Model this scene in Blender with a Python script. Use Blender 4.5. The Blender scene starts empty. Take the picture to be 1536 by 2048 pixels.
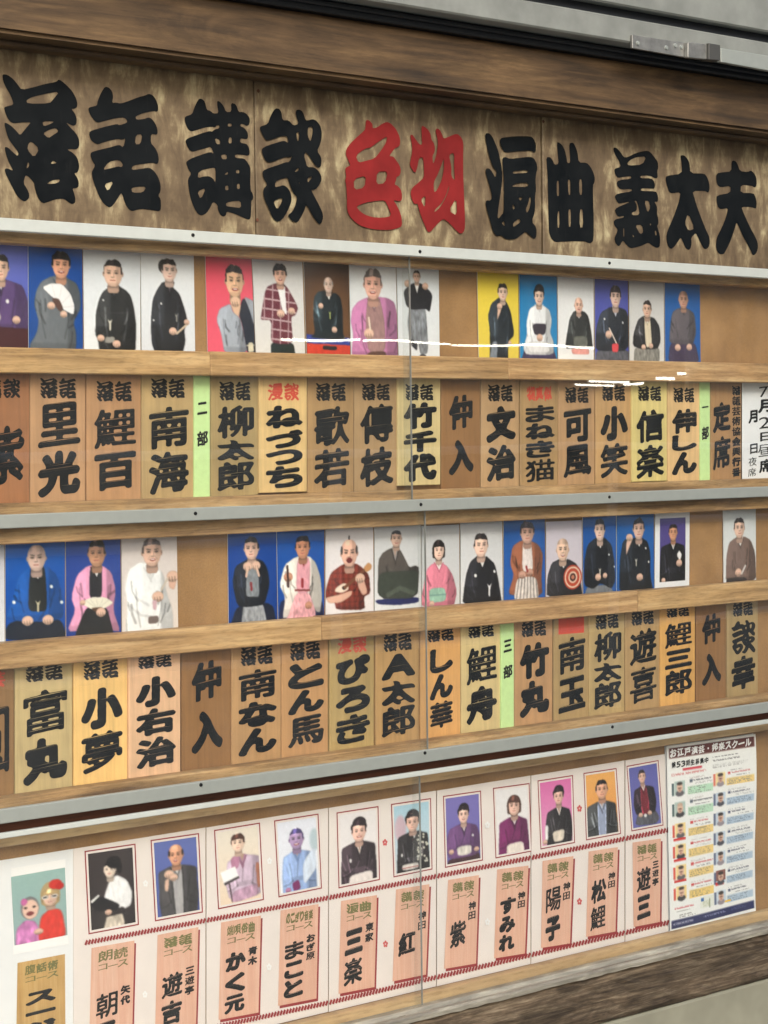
import bpy, bmesh, math, random
import numpy as np
from mathutils import Vector, Matrix
from mathutils.geometry import tessellate_polygon

random.seed(7)
S = bpy.context.scene
C = S.collection
rad = math.radians

# ------------------------------------------------------------------ camera
YAW, PITCH, ROLL, FPX, DIST, EYE = rad(38.9286), rad(-2.0887), rad(-0.6948), 4000.0, 2.66, 1.5
fw = Vector((math.sin(YAW)*math.cos(PITCH), math.cos(YAW)*math.cos(PITCH), math.sin(PITCH)))
r0 = fw.cross(Vector((0, 0, 1))).normalized()
u0 = r0.cross(fw)
rt = math.cos(ROLL)*r0 + math.sin(ROLL)*u0
up = -math.sin(ROLL)*r0 + math.cos(ROLL)*u0
EYEP = Vector((0, -DIST, EYE))
cd = bpy.data.cameras.new('camera')
cd.sensor_fit = 'HORIZONTAL'; cd.sensor_width = 36.0; cd.lens = 36.0*FPX/1536.0
cd.clip_start = 0.05; cd.clip_end = 500
cam = bpy.data.objects.new('camera', cd); C.objects.link(cam)
cam.matrix_world = Matrix(((rt.x, up.x, -fw.x, EYEP.x), (rt.y, up.y, -fw.y, EYEP.y), (rt.z, up.z, -fw.z, EYEP.z), (0, 0, 0, 1)))
S.camera = cam

# ------------------------------------------------------------------ daylight (bright overcast, facade in open shade)
SUN_EL, SUN_AZ = rad(27), rad(-165)      # azimuth: direction the light comes from, clockwise from +Y
w = bpy.data.worlds.new('World'); S.world = w; w.use_nodes = True
nt = w.node_tree
sky = nt.nodes.new('ShaderNodeTexSky'); sky.sky_type = 'NISHITA'; sky.sun_disc = False
sky.sun_elevation = SUN_EL; sky.sun_rotation = SUN_AZ
sky.air_density = 1.0; sky.dust_density = 4.0; sky.ozone_density = 1.0
bg = nt.nodes['Background']; bg.inputs['Strength'].default_value = 0.07
nt.links.new(sky.outputs[0], bg.inputs['Color'])
sd = bpy.data.lights.new('sun', 'SUN'); sd.energy = 1.5; sd.angle = rad(45); sd.color = (1.0, 0.95, 0.88)
so = bpy.data.objects.new('sun', sd); C.objects.link(so)
sdir = Vector((math.sin(SUN_AZ)*math.cos(SUN_EL), math.cos(SUN_AZ)*math.cos(SUN_EL), math.sin(SUN_EL)))
so.rotation_euler = sdir.to_track_quat('Z', 'Y').to_euler(); so.location = (-3, -8, 8)
S.view_settings.view_transform = 'Standard'; S.view_settings.look = 'None'
S.view_settings.gamma = 1.0; S.view_settings.use_curve_mapping = False
S.view_settings.exposure = 1.55
S.cycles.max_bounces = 5; S.cycles.diffuse_bounces = 2; S.cycles.glossy_bounces = 3; S.cycles.transparent_max_bounces = 10

# ------------------------------------------------------------------ helpers
def P(px, py, d=0.0):
    """point of the wall plane (d metres in front of the back panel) seen at photo pixel px,py"""
    v = (px-768.0)*rt - (py-1024.0)*up + FPX*fw
    t = (-d + DIST)/v.y
    return EYEP + v*t

def srgb(*c):
    if len(c) == 1: c = c[0]
    o = []
    for x in c:
        x = x/255.0
        o.append(x/12.92 if x <= 0.04045 else ((x+0.055)/1.055)**2.4)
    return tuple(o)

MATS = {}
def mat(name, col, rough=0.6, metal=0.0, spec=0.5, build=None, coat=0.0):
    if name in MATS: return MATS[name]
    m = bpy.data.materials.new(name); m.use_nodes = True
    b = m.node_tree.nodes['Principled BSDF']
    b.inputs['Base Color'].default_value = (*col, 1)
    b.inputs['Roughness'].default_value = rough
    b.inputs['Metallic'].default_value = metal
    b.inputs['Specular IOR Level'].default_value = spec
    b.inputs['Coat Weight'].default_value = coat
    if build: build(m.node_tree, b)
    MATS[name] = m
    return m

def coords(t, scale, offs=(0, 0, 0)):
    g = t.nodes.new('ShaderNodeNewGeometry')
    mp = t.nodes.new('ShaderNodeMapping'); mp.inputs['Scale'].default_value = scale; mp.inputs['Location'].default_value = offs
    t.links.new(g.outputs['Position'], mp.inputs['Vector'])
    return mp.outputs['Vector']
def noise(t, vec, scale, detail=5, rough=0.6, dist=0.0):
    n = t.nodes.new('ShaderNodeTexNoise'); n.inputs['Scale'].default_value = scale
    n.inputs['Detail'].default_value = detail; n.inputs['Roughness'].default_value = rough
    n.inputs['Distortion'].default_value = dist
    t.links.new(vec, n.inputs['Vector']); return n.outputs['Fac']
def ramp(t, fac, stops):
    r = t.nodes.new('ShaderNodeValToRGB'); e = r.color_ramp.elements
    while len(e) < len(stops): e.new(0.5)
    for i, (p, c) in enumerate(stops):
        e[i].position = p; e[i].color = (*c, 1)
    t.links.new(fac, r.inputs['Fac']); return r.outputs['Color']
def mix(t, a, b, fac, mode='MIX'):
    n = t.nodes.new('ShaderNodeMix'); n.data_type = 'RGBA'; n.blend_type = mode
    for sock, v in ((n.inputs[0], fac), (n.inputs[6], a), (n.inputs[7], b)):
        if hasattr(v, 'is_linked') or hasattr(v, 'links'): t.links.new(v, sock)
        elif isinstance(v, (int, float)): sock.default_value = v
        else: sock.default_value = (*v, 1)
    return n.outputs[2]
def bump(t, b, h, strength=0.2, dist=0.002):
    n = t.nodes.new('ShaderNodeBump'); n.inputs['Strength'].default_value = strength; n.inputs['Distance'].default_value = dist
    t.links.new(h, n.inputs['Height']); t.links.new(n.outputs['Normal'], b.inputs['Normal'])

def grained(c1, c2, c3, axis='x', sc=1.0, offs=(0, 0, 0), stain=0.0, fine=0.7, blot=0.75):
    """wood: long grain along one axis, plus blotches"""
    def f(t, b):
        st = (1.2*sc, 6*sc, 26*sc) if axis == 'x' else (26*sc, 6*sc, 1.2*sc)
        v = coords(t, st, offs)
        n1 = noise(t, v, 3.0, 4, 0.62, 0.4)
        col = ramp(t, n1, [(0.28, c1), (0.5, c2), (0.72, c3)])
        vf = coords(t, (16*sc, 6*sc, 130*sc) if axis == 'x' else (150*sc, 6*sc, 5*sc), offs)
        nf = noise(t, vf, 2.5, 3, 0.7)
        col = mix(t, col, ramp(t, nf, [(0.34, (0.66, 0.63, 0.58)), (0.47, (0.97,)*3), (0.64, (1.10,)*3)]), fine, 'MULTIPLY')
        v2 = coords(t, (3*sc, 3*sc, 5*sc), offs)
        n2 = noise(t, v2, 2.2, 3, 0.6)
        col = mix(t, col, ramp(t, n2, [(0.3, (0.62,)*3), (0.62, (1, 1, 1))]), blot, 'MULTIPLY')
        if stain > 0:
            v3 = coords(t, (1.2, 4, 7), offs); n3 = noise(t, v3, 3.0, 7, 0.7, 1.0)
            col = mix(t, col, ramp(t, n3, [(0.42, (0.25, 0.24, 0.22)), (0.60, (1, 1, 1))]), stain, 'MULTIPLY')
        t.links.new(col, b.inputs['Base Color'])
        if stain > .8: bump(t, b, n1, 0.35, 0.002)
    return f

M_ledge = mat('printed wood ledge', (0.4, 0.26, 0.13), 0.55, build=grained(srgb(140, 110, 74), srgb(188, 156, 112), srgb(212, 184, 142), offs=(.3, 0, .2), stain=0.22))
M_strip = mat('worn wood strip', (0.4, 0.26, 0.13), 0.6, build=grained(srgb(118, 88, 58), srgb(190, 152, 104), srgb(218, 186, 138), offs=(3, 1, 2), stain=0.42, blot=.6))
M_lintel = mat('dark stained lintel', (0.12, 0.07, 0.03), 0.55, build=grained(srgb(66, 53, 38), srgb(102, 80, 54), srgb(126, 101, 68), sc=0.8, offs=(7, 0, 1), stain=0.6, fine=.5))
M_beam = mat('grimy sill beam', (0.12, 0.09, 0.06), 0.85, build=grained(srgb(72, 60, 48), srgb(112, 96, 77), srgb(156, 141, 118), sc=2.6, offs=(1, 0, 9), stain=0.9))
M_lowwood = mat('pale lower panel', (0.5, 0.36, 0.2), 0.6, build=grained(srgb(176, 146, 104), srgb(196, 164, 120), srgb(206, 178, 134), sc=0.5, offs=(2, 0, 5)))
M_groove = mat('red brown groove', srgb(86, 48, 30), 0.6, build=grained(srgb(62, 36, 24), srgb(88, 50, 32), srgb(104, 62, 40), offs=(2, 5, 5)))

def cork(t, b):
    v = coords(t, (1, 1, 1)); n = noise(t, v, 9, 5, 0.6); n2 = noise(t, v, 320, 3, 0.7)
    c = ramp(t, n, [(0.3, srgb(142, 106, 64)), (0.7, srgb(176, 136, 88))])
    c = mix(t, c, ramp(t, n2, [(0.35, (0.72,)*3), (0.65, (1.1,)*3)]), 0.5, 'MULTIPLY')
    t.links.new(c, b.inputs['Base Color']); bump(t, b, n2, 0.2, 0.001)
M_cork = mat('brown backing board', (0.3, 0.2, 0.1), 0.75, build=cork)

def gold(t, b):
    v = coords(t, (26, 5, 10)); n = noise(t, v, 1.5, 6, 0.66, 0.3)
    v1 = coords(t, (4.5, 2, 4.0), (4, 0, 0)); n1 = noise(t, v1, 2.2, 4, 0.6)
    v2 = coords(t, (8, 8, 120), (0, 3, 0)); n2 = noise(t, v2, 2.0, 3, 0.6)
    ad = t.nodes.new('ShaderNodeMath'); ad.operation = 'MULTIPLY_ADD'; ad.inputs[1].default_value = .62
    sb = t.nodes.new('ShaderNodeMath'); sb.operation = 'MULTIPLY'; sb.inputs[1].default_value = .40
    t.links.new(n1, sb.inputs[0]); t.links.new(n, ad.inputs[0]); t.links.new(sb.outputs[0], ad.inputs[2])
    c = ramp(t, ad.outputs[0], [(0.42, srgb(94, 79, 60)), (0.52, srgb(114, 98, 75)), (0.575, srgb(142, 127, 98)), (0.66, srgb(180, 169, 134))])
    c = mix(t, c, ramp(t, n2, [(0.3, (0.86,)*3), (0.7, (1.06,)*3)]), 0.6, 'MULTIPLY')
    t.links.new(c, b.inputs['Base Color'])
M_gold = mat('faded gold board', (0.2, 0.15, 0.09), 0.5, build=gold)

def speck(c, amt=0.12, sc=60, rough=None):
    def f(t, b):
        v = coords(t, (1, 1, 1)); n = noise(t, v, sc, 4, 0.6); n2 = noise(t, v, 4, 4, 0.6)
        a = tuple(x*(1-amt) for x in c); z = tuple(min(1, x*(1+amt)) for x in c)
        col = mix(t, ramp(t, n, [(0.35, a), (0.65, z)]), ramp(t, n2, [(0.3, (1-amt,)*3), (0.7, (1, 1, 1))]), 0.8, 'MULTIPLY')
        t.links.new(col, b.inputs['Base Color'])
    return f
M_alum = mat('painted aluminium', (0.5, 0.54, 0.51), 0.42, 0.15, build=speck((0.55, 0.59, 0.56), 0.03, 40))
M_alum2 = mat('dull aluminium', (0.4, 0.43, 0.41), 0.4, 0.25, build=speck((0.345, 0.375, 0.35), 0.035, 40))
M_fascia = mat('grey green fascia paint', (0.42, 0.44, 0.41), 0.5, 0.1, build=speck((0.25, 0.265, 0.245), 0.14, 14))
M_bracket = mat('zinc bracket', (0.3, 0.3, 0.28), 0.35, 0.6, build=speck((0.36, 0.36, 0.34), 0.2, 40))
M_black = mat('black rubber', (0.012, 0.014, 0.017), 0.5)
def inkm(t, b):
    v = coords(t, (1, 1, 1)); n = noise(t, v, 22, 5, 0.65); n2 = noise(t, coords(t, (90, 20, 14)), 2, 4, 0.6)
    c = mix(t, ramp(t, n, [(0.35, (0.0035, 0.005, 0.0062)), (0.7, (0.008, 0.010, 0.0115))]), ramp(t, n2, [(0.6, (0, 0, 0)), (0.8, (0.008, 0.007, 0.006))]), 1.0, 'ADD')
    t.links.new(c, b.inputs['Base Color'])
    t.links.new(ramp(t, n, [(0.3, (0.5,)*3), (0.7, (0.85,)*3)]), b.inputs['Roughness'])
M_ink = mat('black sign paint', (0.006, 0.0078, 0.0095), 0.7, spec=0.12, build=inkm)
M_ink2 = mat('printed black', (0.014, 0.014, 0.014), 0.7, spec=0.15)
M_red = mat('red sign paint', srgb(130, 36, 36), 0.6, spec=0.2, build=speck(srgb(130, 36, 36), 0.25, 9))
M_redink = mat('faded red ink', srgb(205, 78, 58), 0.6)
M_redline = mat('printed dark red', srgb(150, 42, 46), 0.6)
M_green = mat('pale green paper', srgb(196, 228, 158), 0.7, build=speck(srgb(196, 228, 158), 0.04, 90))
M_olive = mat('printed olive', srgb(116, 114, 68), 0.6)
M_paper = mat('pinkish paper', srgb(231, 222, 217), 0.6, build=speck(srgb(231, 222, 217), 0.03, 7))
M_white = mat('white paper', srgb(232, 234, 236), 0.5, build=speck(srgb(232, 234, 236), 0.03, 9))
M_salmon = mat('printed salmon', srgb(216, 168, 138), 0.6, build=grained(srgb(220, 168, 144), srgb(224, 177, 154), srgb(230, 190, 168), axis='z', sc=1.5, fine=.15, blot=.2))
M_ochre = mat('printed ochre', srgb(196, 156, 96), 0.6, build=grained(srgb(180, 140, 82), srgb(198, 160, 100), srgb(208, 174, 118), axis='z', sc=1.5, fine=.15, blot=.3))
M_flower = mat('printed white flower', srgb(240, 240, 240), 0.6)
M_pink = mat('printed pink flower', srgb(206, 92, 92), 0.6)
M_screw = mat('dark screw', (0.03, 0.03, 0.03), 0.4, 0.7)
M_concrete = mat('pale concrete', (0.36, 0.36, 0.31), 0.85, build=speck((0.27, 0.265, 0.20), 0.2, 4))
M_plaster = mat('grey plaster', (0.3, 0.3, 0.28), 0.9, build=speck((0.3, 0.3, 0.28), 0.15, 12))
M_navy = mat('poster navy', srgb(40, 46, 92), 0.6)
M_maroon = mat('poster maroon', srgb(92, 44, 40), 0.6)

def vcol(t, b):
    a = t.nodes.new('ShaderNodeAttribute'); a.attribute_name = 'print'
    t.links.new(a.outputs['Color'], b.inputs['Base Color'])
M_print = mat('glossy photo print', (0.5, 0.5, 0.5), 0.32, spec=0.45, build=vcol)
M_printm = mat('matt print', (0.5, 0.5, 0.5), 0.65, spec=0.3, build=vcol)

def plaque_mat(key, c):
    k = random.uniform(-20, 20)
    a = tuple(x*0.93 for x in c); z = tuple(min(255, x*1.05) for x in c)
    return mat('plaque '+key, c, 0.5, build=grained(srgb(*a), srgb(*c), srgb(*z), axis='z', sc=1.3, offs=(k, k*0.3, k*0.7), fine=0.2, blot=0.4))

def tag(o, label=None, cat=None, group=None, kind=None):
    if label: o['label'] = label
    if cat: o['category'] = cat
    if group: o['group'] = group
    if kind: o['kind'] = kind
    return o

def link(name, me, parent=None, origin=None):
    o = bpy.data.objects.new(name, me); C.objects.link(o)
    if parent is not None: o.parent = parent
    elif origin is not None: o.location = origin
    return o
def org(parent):
    o = Vector((0, 0, 0))
    while parent is not None:
        o += parent.location; parent = parent.parent
    return o
def mesh(name, verts, faces, m, parent=None, origin=None, smooth=False):
    """verts in world space; stored relative to the thing's own origin"""
    b = org(parent) if parent is not None else (Vector(origin) if origin is not None else Vector((0, 0, 0)))
    me = bpy.data.meshes.new(name)
    me.from_pydata([(v[0]-b.x, v[1]-b.y, v[2]-b.z) for v in verts], [], faces)
    me.materials.append(m); me.update()
    if smooth:
        for p in me.polygons: p.use_smooth = True
    return link(name, me, parent, origin)
def empty(name, loc):
    o = bpy.data.objects.new(name, None); C.objects.link(o); o.location = loc; o.empty_display_size = 0.05
    return o
def bevelled(name, verts, faces, m, parent=None, origin=None, bev=0.0012, seg=1):
    o = mesh(name, verts, faces, m, parent, origin)
    bm = bmesh.new(); bm.from_mesh(o.data)
    bmesh.ops.recalc_face_normals(bm, faces=bm.faces)
    if bev > 0:
        bmesh.ops.bevel(bm, geom=bm.edges[:], offset=bev, segments=seg, affect='EDGES', clamp_overlap=True)
    bm.to_mesh(o.data); bm.free()
    return o
BOXF = [(0, 1, 2, 3), (7, 6, 5, 4), (0, 4, 5, 1), (1, 5, 6, 2), (2, 6, 7, 3), (3, 7, 4, 0)]
def box(name, x0, x1, z0, z1, d0, d1, m, parent=None, origin=None, bev=0.0015, seg=1):
    """box between depths d0 (back) and d1 (front), measured out of the wall"""
    v = [(x0, -d1, z0), (x1, -d1, z0), (x1, -d1, z1), (x0, -d1, z1), (x0, -d0, z0), (x1, -d0, z0), (x1, -d0, z1), (x0, -d0, z1)]
    return bevelled(name, v, BOXF, m, parent, origin, bev, seg)
def quadbox(name, q, d0, d1, m, parent=None, origin=None, bev=0.0008):
    """q = TL,TR,BR,BL photo pixels of the front face"""
    f = [P(x, y, d1) for x, y in (q[3], q[2], q[1], q[0])]
    v = [tuple(p) for p in f] + [(p.x, -d0, p.z) for p in f]
    return bevelled(name, v, BOXF, m, parent, origin, bev)
def Q(q, d):
    a = [P(x, y, d) for x, y in q]
    def f(u, v):
        t = a[0]*(1-u) + a[1]*u; b = a[3]*(1-u) + a[2]*u
        return t*(1-v) + b*v
    return f
def flat(name, q, d, m, parent):
    v = [tuple(P(x, y, d)) for x, y in q]
    return mesh(name, v, [(3, 2, 1, 0)], m, parent)
def base_of(q, d):
    a = P(*q[3], d); b = P(*q[2], d); return (a+b)/2

# ------------------------------------------------------------------ lettering
TR = {}   # hand-drawn sign-painter characters: crop origin, scale, outlines, holes
TR['落'] = ((0, 140), 7.317, [[(35,60),(110,68),(190,125),(260,210),(318,290),(500,250),(650,205),(830,172),(855,138),(900,155),(980,225),(1060,310),(1110,400),(1135,480),(1130,545),(1085,568),(1045,568),(1095,630),(1125,710),(1120,790),(1085,815),(1045,805),(965,765),(1030,840),(1110,920),(1155,1000),(1165,1080),(1150,1140),(1110,1162),(1050,1155),(980,1162),(1060,1205),(1125,1270),(1155,1350),(1162,1430),(1135,1500),(1085,1508),(1130,1570),(1155,1640),(1150,1710),(1120,1728),(1062,1732),(1085,1800),(1105,1870),(1105,1940),(1060,1962),(1010,1940),(940,1885),(860,1885),(770,1905),(690,1935),(640,1950),(600,1930),(555,1870),(530,1790),(510,1720),(500,1655),(450,1590),(400,1545),(370,1545),(345,1655),(400,1740),(432,1820),(425,1880),(365,1928),(310,1900),(250,1840),(200,1750),(140,1630),(85,1520),(68,1450),(110,1435),(200,1480),(150,1390),(105,1290),(75,1180),(72,1125),(115,1130),(190,1200),(260,1262),(275,1210),(200,1110),(125,1005),(85,880),(62,770),(100,775),(170,820),(240,890),(295,955),(350,890),(410,815),(460,762),(340,765),(200,780),(150,755),(110,700),(80,630),(58,545),(110,528),(200,505),(180,430),(140,340),(85,250),(45,160)]],
 [[(385,440),(480,390),(680,345),(870,315),(780,430),(725,488),(405,492)],[(620,750),(790,750),(770,775),(640,828)],[(628,925),(720,875),(820,845),(858,900),(780,950),(710,998)],[(460,1042),(578,1155),(500,1282),(402,1165),(415,1080)],[(408,1345),(430,1370),(425,1410),(388,1445)],[(740,1375),(775,1325),(840,1362)],[(680,1672),(750,1615),(890,1595),(850,1655)]])
TR['語'] = ((165, 160), 7.317, [[(330,95),(390,110),(435,165),(452,240),(435,335),(490,328),(560,345),(680,305),(820,250),(920,225),(970,200),(1030,220),(1080,290),(1110,380),(1110,440),(1090,465),(1040,452),(900,480),(775,530),(790,582),(900,570),(970,545),(1020,570),(1070,640),(1100,720),(1100,785),(1080,798),(1005,785),(1000,920),(1060,985),(1100,1060),(1118,1150),(1110,1215),(1080,1228),(1030,1210),(900,1225),(740,1250),(715,1318),(860,1298),(980,1280),(1050,1330),(1110,1420),(1145,1530),(1145,1630),(1108,1690),(1145,1740),(1152,1830),(1145,1905),(1110,1920),(1020,1905),(900,1888),(820,1892),(730,1918),(690,1900),(640,1840),(610,1760),(590,1690),(568,1650),(530,1710),(480,1790),(430,1850),(390,1862),(340,1835),(290,1780),(240,1690),(200,1590),(160,1480),(138,1390),(140,1330),(190,1250),(140,1180),(115,1100),(130,1055),(250,1020),(400,985),(540,945),(600,988),(630,850),(590,875),(520,862),(400,885),(300,915),(230,940),(180,925),(125,880),(98,810),(105,750),(230,710),(400,665),(510,642),(540,662),(650,625),(655,590),(610,545),(500,555),(350,590),(230,625),(180,600),(120,520),(88,440),(92,402),(150,388),(212,375),(225,300),(270,190)]],
 [[(785,800),(878,792),(850,938),(770,940)],[(300,1315),(385,1195),(540,1165),(595,1235),(575,1275),(520,1262),(400,1295)],[(315,1525),(462,1475),(375,1635)],[(715,1580),(800,1562),(935,1560),(890,1645),(730,1650)]])
TR['講'] = ((355, 180), 7.582, [[(330,130),(375,135),(420,180),(445,300),(500,315),(545,355),(625,352),(605,240),(602,165),(640,170),(700,240),(740,335),(820,330),(812,192),(890,215),(930,335),(990,330),(1050,360),(1095,420),(1100,480),(1085,530),(1050,545),(1005,520),(960,510),(955,550),(1010,570),(1060,630),(1075,700),(1060,742),(1025,742),(955,730),(952,800),(1050,815),(1085,870),(1098,940),(1090,985),(1060,995),(1010,985),(875,975),(878,1030),(1010,1035),(1060,1090),(1105,1170),(1110,1260),(1105,1380),(1112,1530),(1140,1560),(1152,1630),(1140,1665),(1120,1680),(1120,1820),(1112,1940),(1085,1968),(1030,1950),(930,1900),(830,1865),(750,1840),(735,1905),(690,1920),(650,1890),(615,1820),(610,1740),(540,1690),(500,1780),(440,1870),(370,1905),(310,1880),(255,1790),(215,1690),(185,1580),(165,1440),(160,1350),(210,1270),(165,1200),(135,1120),(135,1085),(200,1040),(350,985),(500,935),(555,970),(510,860),(420,885),(320,910),(240,935),(190,920),(145,850),(120,775),(150,735),(260,695),(400,645),(490,622),(525,632),(560,600),(635,580),(635,535),(590,540),(575,568),(520,555),(400,570),(300,605),(210,628),(160,595),(120,500),(108,430),(125,398),(225,365),(250,280),(290,190)]],
 [[(765,510),(820,505),(825,550),(765,555)],[(570,725),(645,760),(650,820),(590,820)],[(780,720),(822,718),(825,808),(775,808)],[(660,985),(740,972),(752,1048),(680,1050)],[(710,1285),(765,1235),(765,1280)],[(890,1215),(935,1210),(938,1262),(890,1260)],[(725,1455),(770,1445),(775,1518),(728,1520)],[(905,1425),(945,1420),(945,1500),(905,1500)],[(740,1705),(850,1685),(960,1680),(965,1790),(850,1775),(740,1762)],[(305,1335),(325,1225),(540,1175),(578,1185),(580,1410),(540,1340),(480,1305),(400,1310)],[(300,1540),(435,1480),(355,1662)]])
TR['談'] = ((510, 200), 7.88, [[(330,130),(380,135),(420,190),(435,320),(535,318),(610,405),(690,375),(660,280),(640,200),(655,155),(710,150),(760,190),(800,320),(850,318),(910,300),(970,325),(1030,400),(1055,500),(1050,620),(1020,720),(980,800),(1045,900),(1050,980),(1035,1060),(990,1058),(930,1000),(870,900),(800,812),(775,880),(800,960),(825,1058),(930,1058),(1000,1110),(1045,1190),(1052,1260),(1020,1330),(965,1400),(920,1415),(880,1410),(940,1520),(1010,1650),(1065,1770),(1078,1850),(1050,1940),(1020,1955),(975,1920),(910,1820),(850,1710),(808,1645),(780,1740),(730,1840),(680,1915),(630,1930),(570,1890),(515,1820),(590,1760),(640,1660),(670,1525),(610,1470),(570,1390),(540,1300),(515,1220),(430,1235),(325,1280),(315,1375),(380,1360),(450,1340),(510,1375),(560,1450),(582,1560),(560,1650),(500,1780),(440,1870),(370,1920),(310,1895),(260,1820),(215,1700),(165,1600),(135,1500),(130,1410),(200,1325),(145,1250),(120,1165),(125,1115),(220,1070),(350,1030),(480,980),(540,980),(595,870),(560,900),(490,892),(400,925),(300,965),(210,985),(160,940),(115,840),(105,765),(200,715),(350,670),(460,638),(530,680),(520,600),(490,565),(430,565),(320,600),(210,638),(165,625),(115,530),(80,460),(85,415),(205,378),(240,270),(290,170)]],
 [[(655,510),(692,505),(700,570),(680,660),(660,600)],[(835,440),(860,420),(910,420),(912,520),(880,640),(865,640),(832,560)],[(625,1140),(660,1085),(690,1065),(695,1105)],[(685,1300),(705,1295),(702,1325)],[(830,1225),(900,1200),(890,1235),(835,1305)],[(285,1585),(440,1535),(425,1610),(350,1735)]])
TR['色'] = ((680, 230), 8.536, [[(440,85),(500,90),(560,160),(560,230),(640,210),(720,150),(800,115),(870,145),(950,230),(1005,330),(1030,420),(1025,515),(985,550),(940,565),(890,630),(840,705),(910,705),(960,770),(1020,860),(1042,950),(1020,1035),(970,1055),(960,1110),(930,1185),(990,1210),(1040,1270),(1062,1360),(1060,1445),(1025,1475),(910,1450),(970,1540),(1020,1640),(1055,1750),(1062,1890),(1000,1930),(850,1965),(650,1960),(480,1935),(330,1880),(210,1780),(140,1680),(120,1580),(120,1400),(108,1200),(90,1100),(110,1050),(88,930),(110,890),(185,860),(140,770),(100,670),(110,580),(180,480),(300,370),(400,280),(440,230)]],
 [[(270,690),(430,570),(520,560),(680,440),(810,358),(790,470),(700,610),(590,745),(450,780),(315,815)],[(235,1095),(450,1030),(420,1240),(245,1280)],[(635,965),(820,960),(770,1165),(620,1185)],[(280,1560),(420,1500),(620,1465),(770,1455),(820,1560),(885,1725),(720,1755),(560,1745),(420,1700),(330,1630)]])
TR['物'] = ((810, 240), 8.531, [[(90,260),(125,245),(170,310),(250,420),(295,415),(285,280),(283,95),(340,115),(400,170),(440,240),(455,340),(490,380),(515,470),(505,560),(470,600),(480,760),(520,660),(545,550),(562,420),(555,310),(520,190),(540,140),(590,160),(640,250),(660,320),(760,280),(880,232),(940,270),(985,340),(1000,420),(995,600),(995,900),(1005,1200),(1020,1500),(1028,1750),(1020,1870),(985,1935),(930,1935),(870,1880),(780,1780),(700,1710),(650,1690),(590,1740),(500,1830),(440,1910),(385,1910),(350,1820),(300,1700),(250,1560),(215,1420),(165,1440),(115,1350),(95,1230),(130,1150),(230,1070),(325,980),(325,820),(310,630),(240,650),(215,800),(175,920),(80,770),(105,650),(128,520),(118,390)]],
 [[(665,640),(665,850),(630,1020),(570,1150),(530,1220),(495,1225),(490,1060),(560,930),(620,780)],[(750,590),(845,555),(838,800),(855,1040),(790,960),(795,800)],[(270,1360),(355,1280),(340,1505)],[(500,1580),(510,1530),(620,1430),(700,1290),(755,1100),(755,1170),(690,1340),(600,1490)],[(750,1550),(880,1320),(888,1635)]])
TR['浪'] = ((960, 250), 8.536, [[(85,145),(155,135),(210,190),(270,320),(320,460),(350,600),(375,740),(385,850),(375,1000),(350,1200),(320,1400),(300,1570),(320,1600),(360,1545),(410,1495),(410,1200),(412,950),(395,750),(385,590),(395,555),(440,545),(515,580),(700,555),(860,540),(920,565),(970,650),(985,750),(960,830),(950,950),(960,1100),(940,1240),(945,1370),(940,1480),(885,1645),(965,1750),(970,1860),(955,1930),(910,1930),(850,1880),(780,1815),(700,1880),(620,1940),(530,1955),(440,1945),(365,1880),(310,1895),(270,1880),(215,1790),(180,1650),(130,1480),(95,1340),(110,1285),(185,1290),(210,1220),(180,1080),(130,920),(95,790),(110,740),(160,740),(210,800),(265,905),(290,785),(240,745),(190,630),(140,450),(105,300)],[(345,240),(380,215),(600,190),(870,190),(920,235),(960,330),(955,450),(930,468),(870,435),(700,440),(430,465),(390,420),(340,310)]],
 [[(560,795),(640,775),(820,768),(820,815),(700,820),(570,832)],[(555,1040),(600,1000),(720,985),(825,985),(825,1055),(560,1058)],[(655,1230),(735,1228),(688,1300)],[(845,1220),(880,1240),(855,1400),(805,1510),(780,1440),(830,1330)],[(560,1330),(605,1415),(565,1450)],[(370,1675),(415,1630),(428,1735)],[(565,1670),(670,1590),(700,1650),(570,1750)]])
TR['曲'] = ((1080, 270), 8.904, [[(115,395),(180,390),(230,450),(260,530),(335,515),(320,350),(300,130),(340,130),(400,180),(450,280),(475,400),(490,500),(540,495),(535,330),(520,150),(590,130),(630,200),(670,300),(690,490),(830,490),(900,560),(960,680),(980,780),(970,850),(945,890),(950,1200),(960,1500),(955,1870),(920,1920),(870,1925),(800,1895),(600,1890),(400,1900),(265,1905),(200,1840),(160,1720),(155,1500),(145,1100),(140,750),(125,550)]],
 [[(300,815),(340,815),(345,1085),(302,1085)],[(495,795),(542,795),(545,1060),(510,1065)],[(700,790),(748,790),(755,1065),(705,1065)],[(315,1365),(350,1355),(348,1650),(312,1650)],[(508,1325),(552,1325),(550,1635),(512,1635)],[(712,1325),(765,1325),(770,1645),(708,1645)]])
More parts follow.
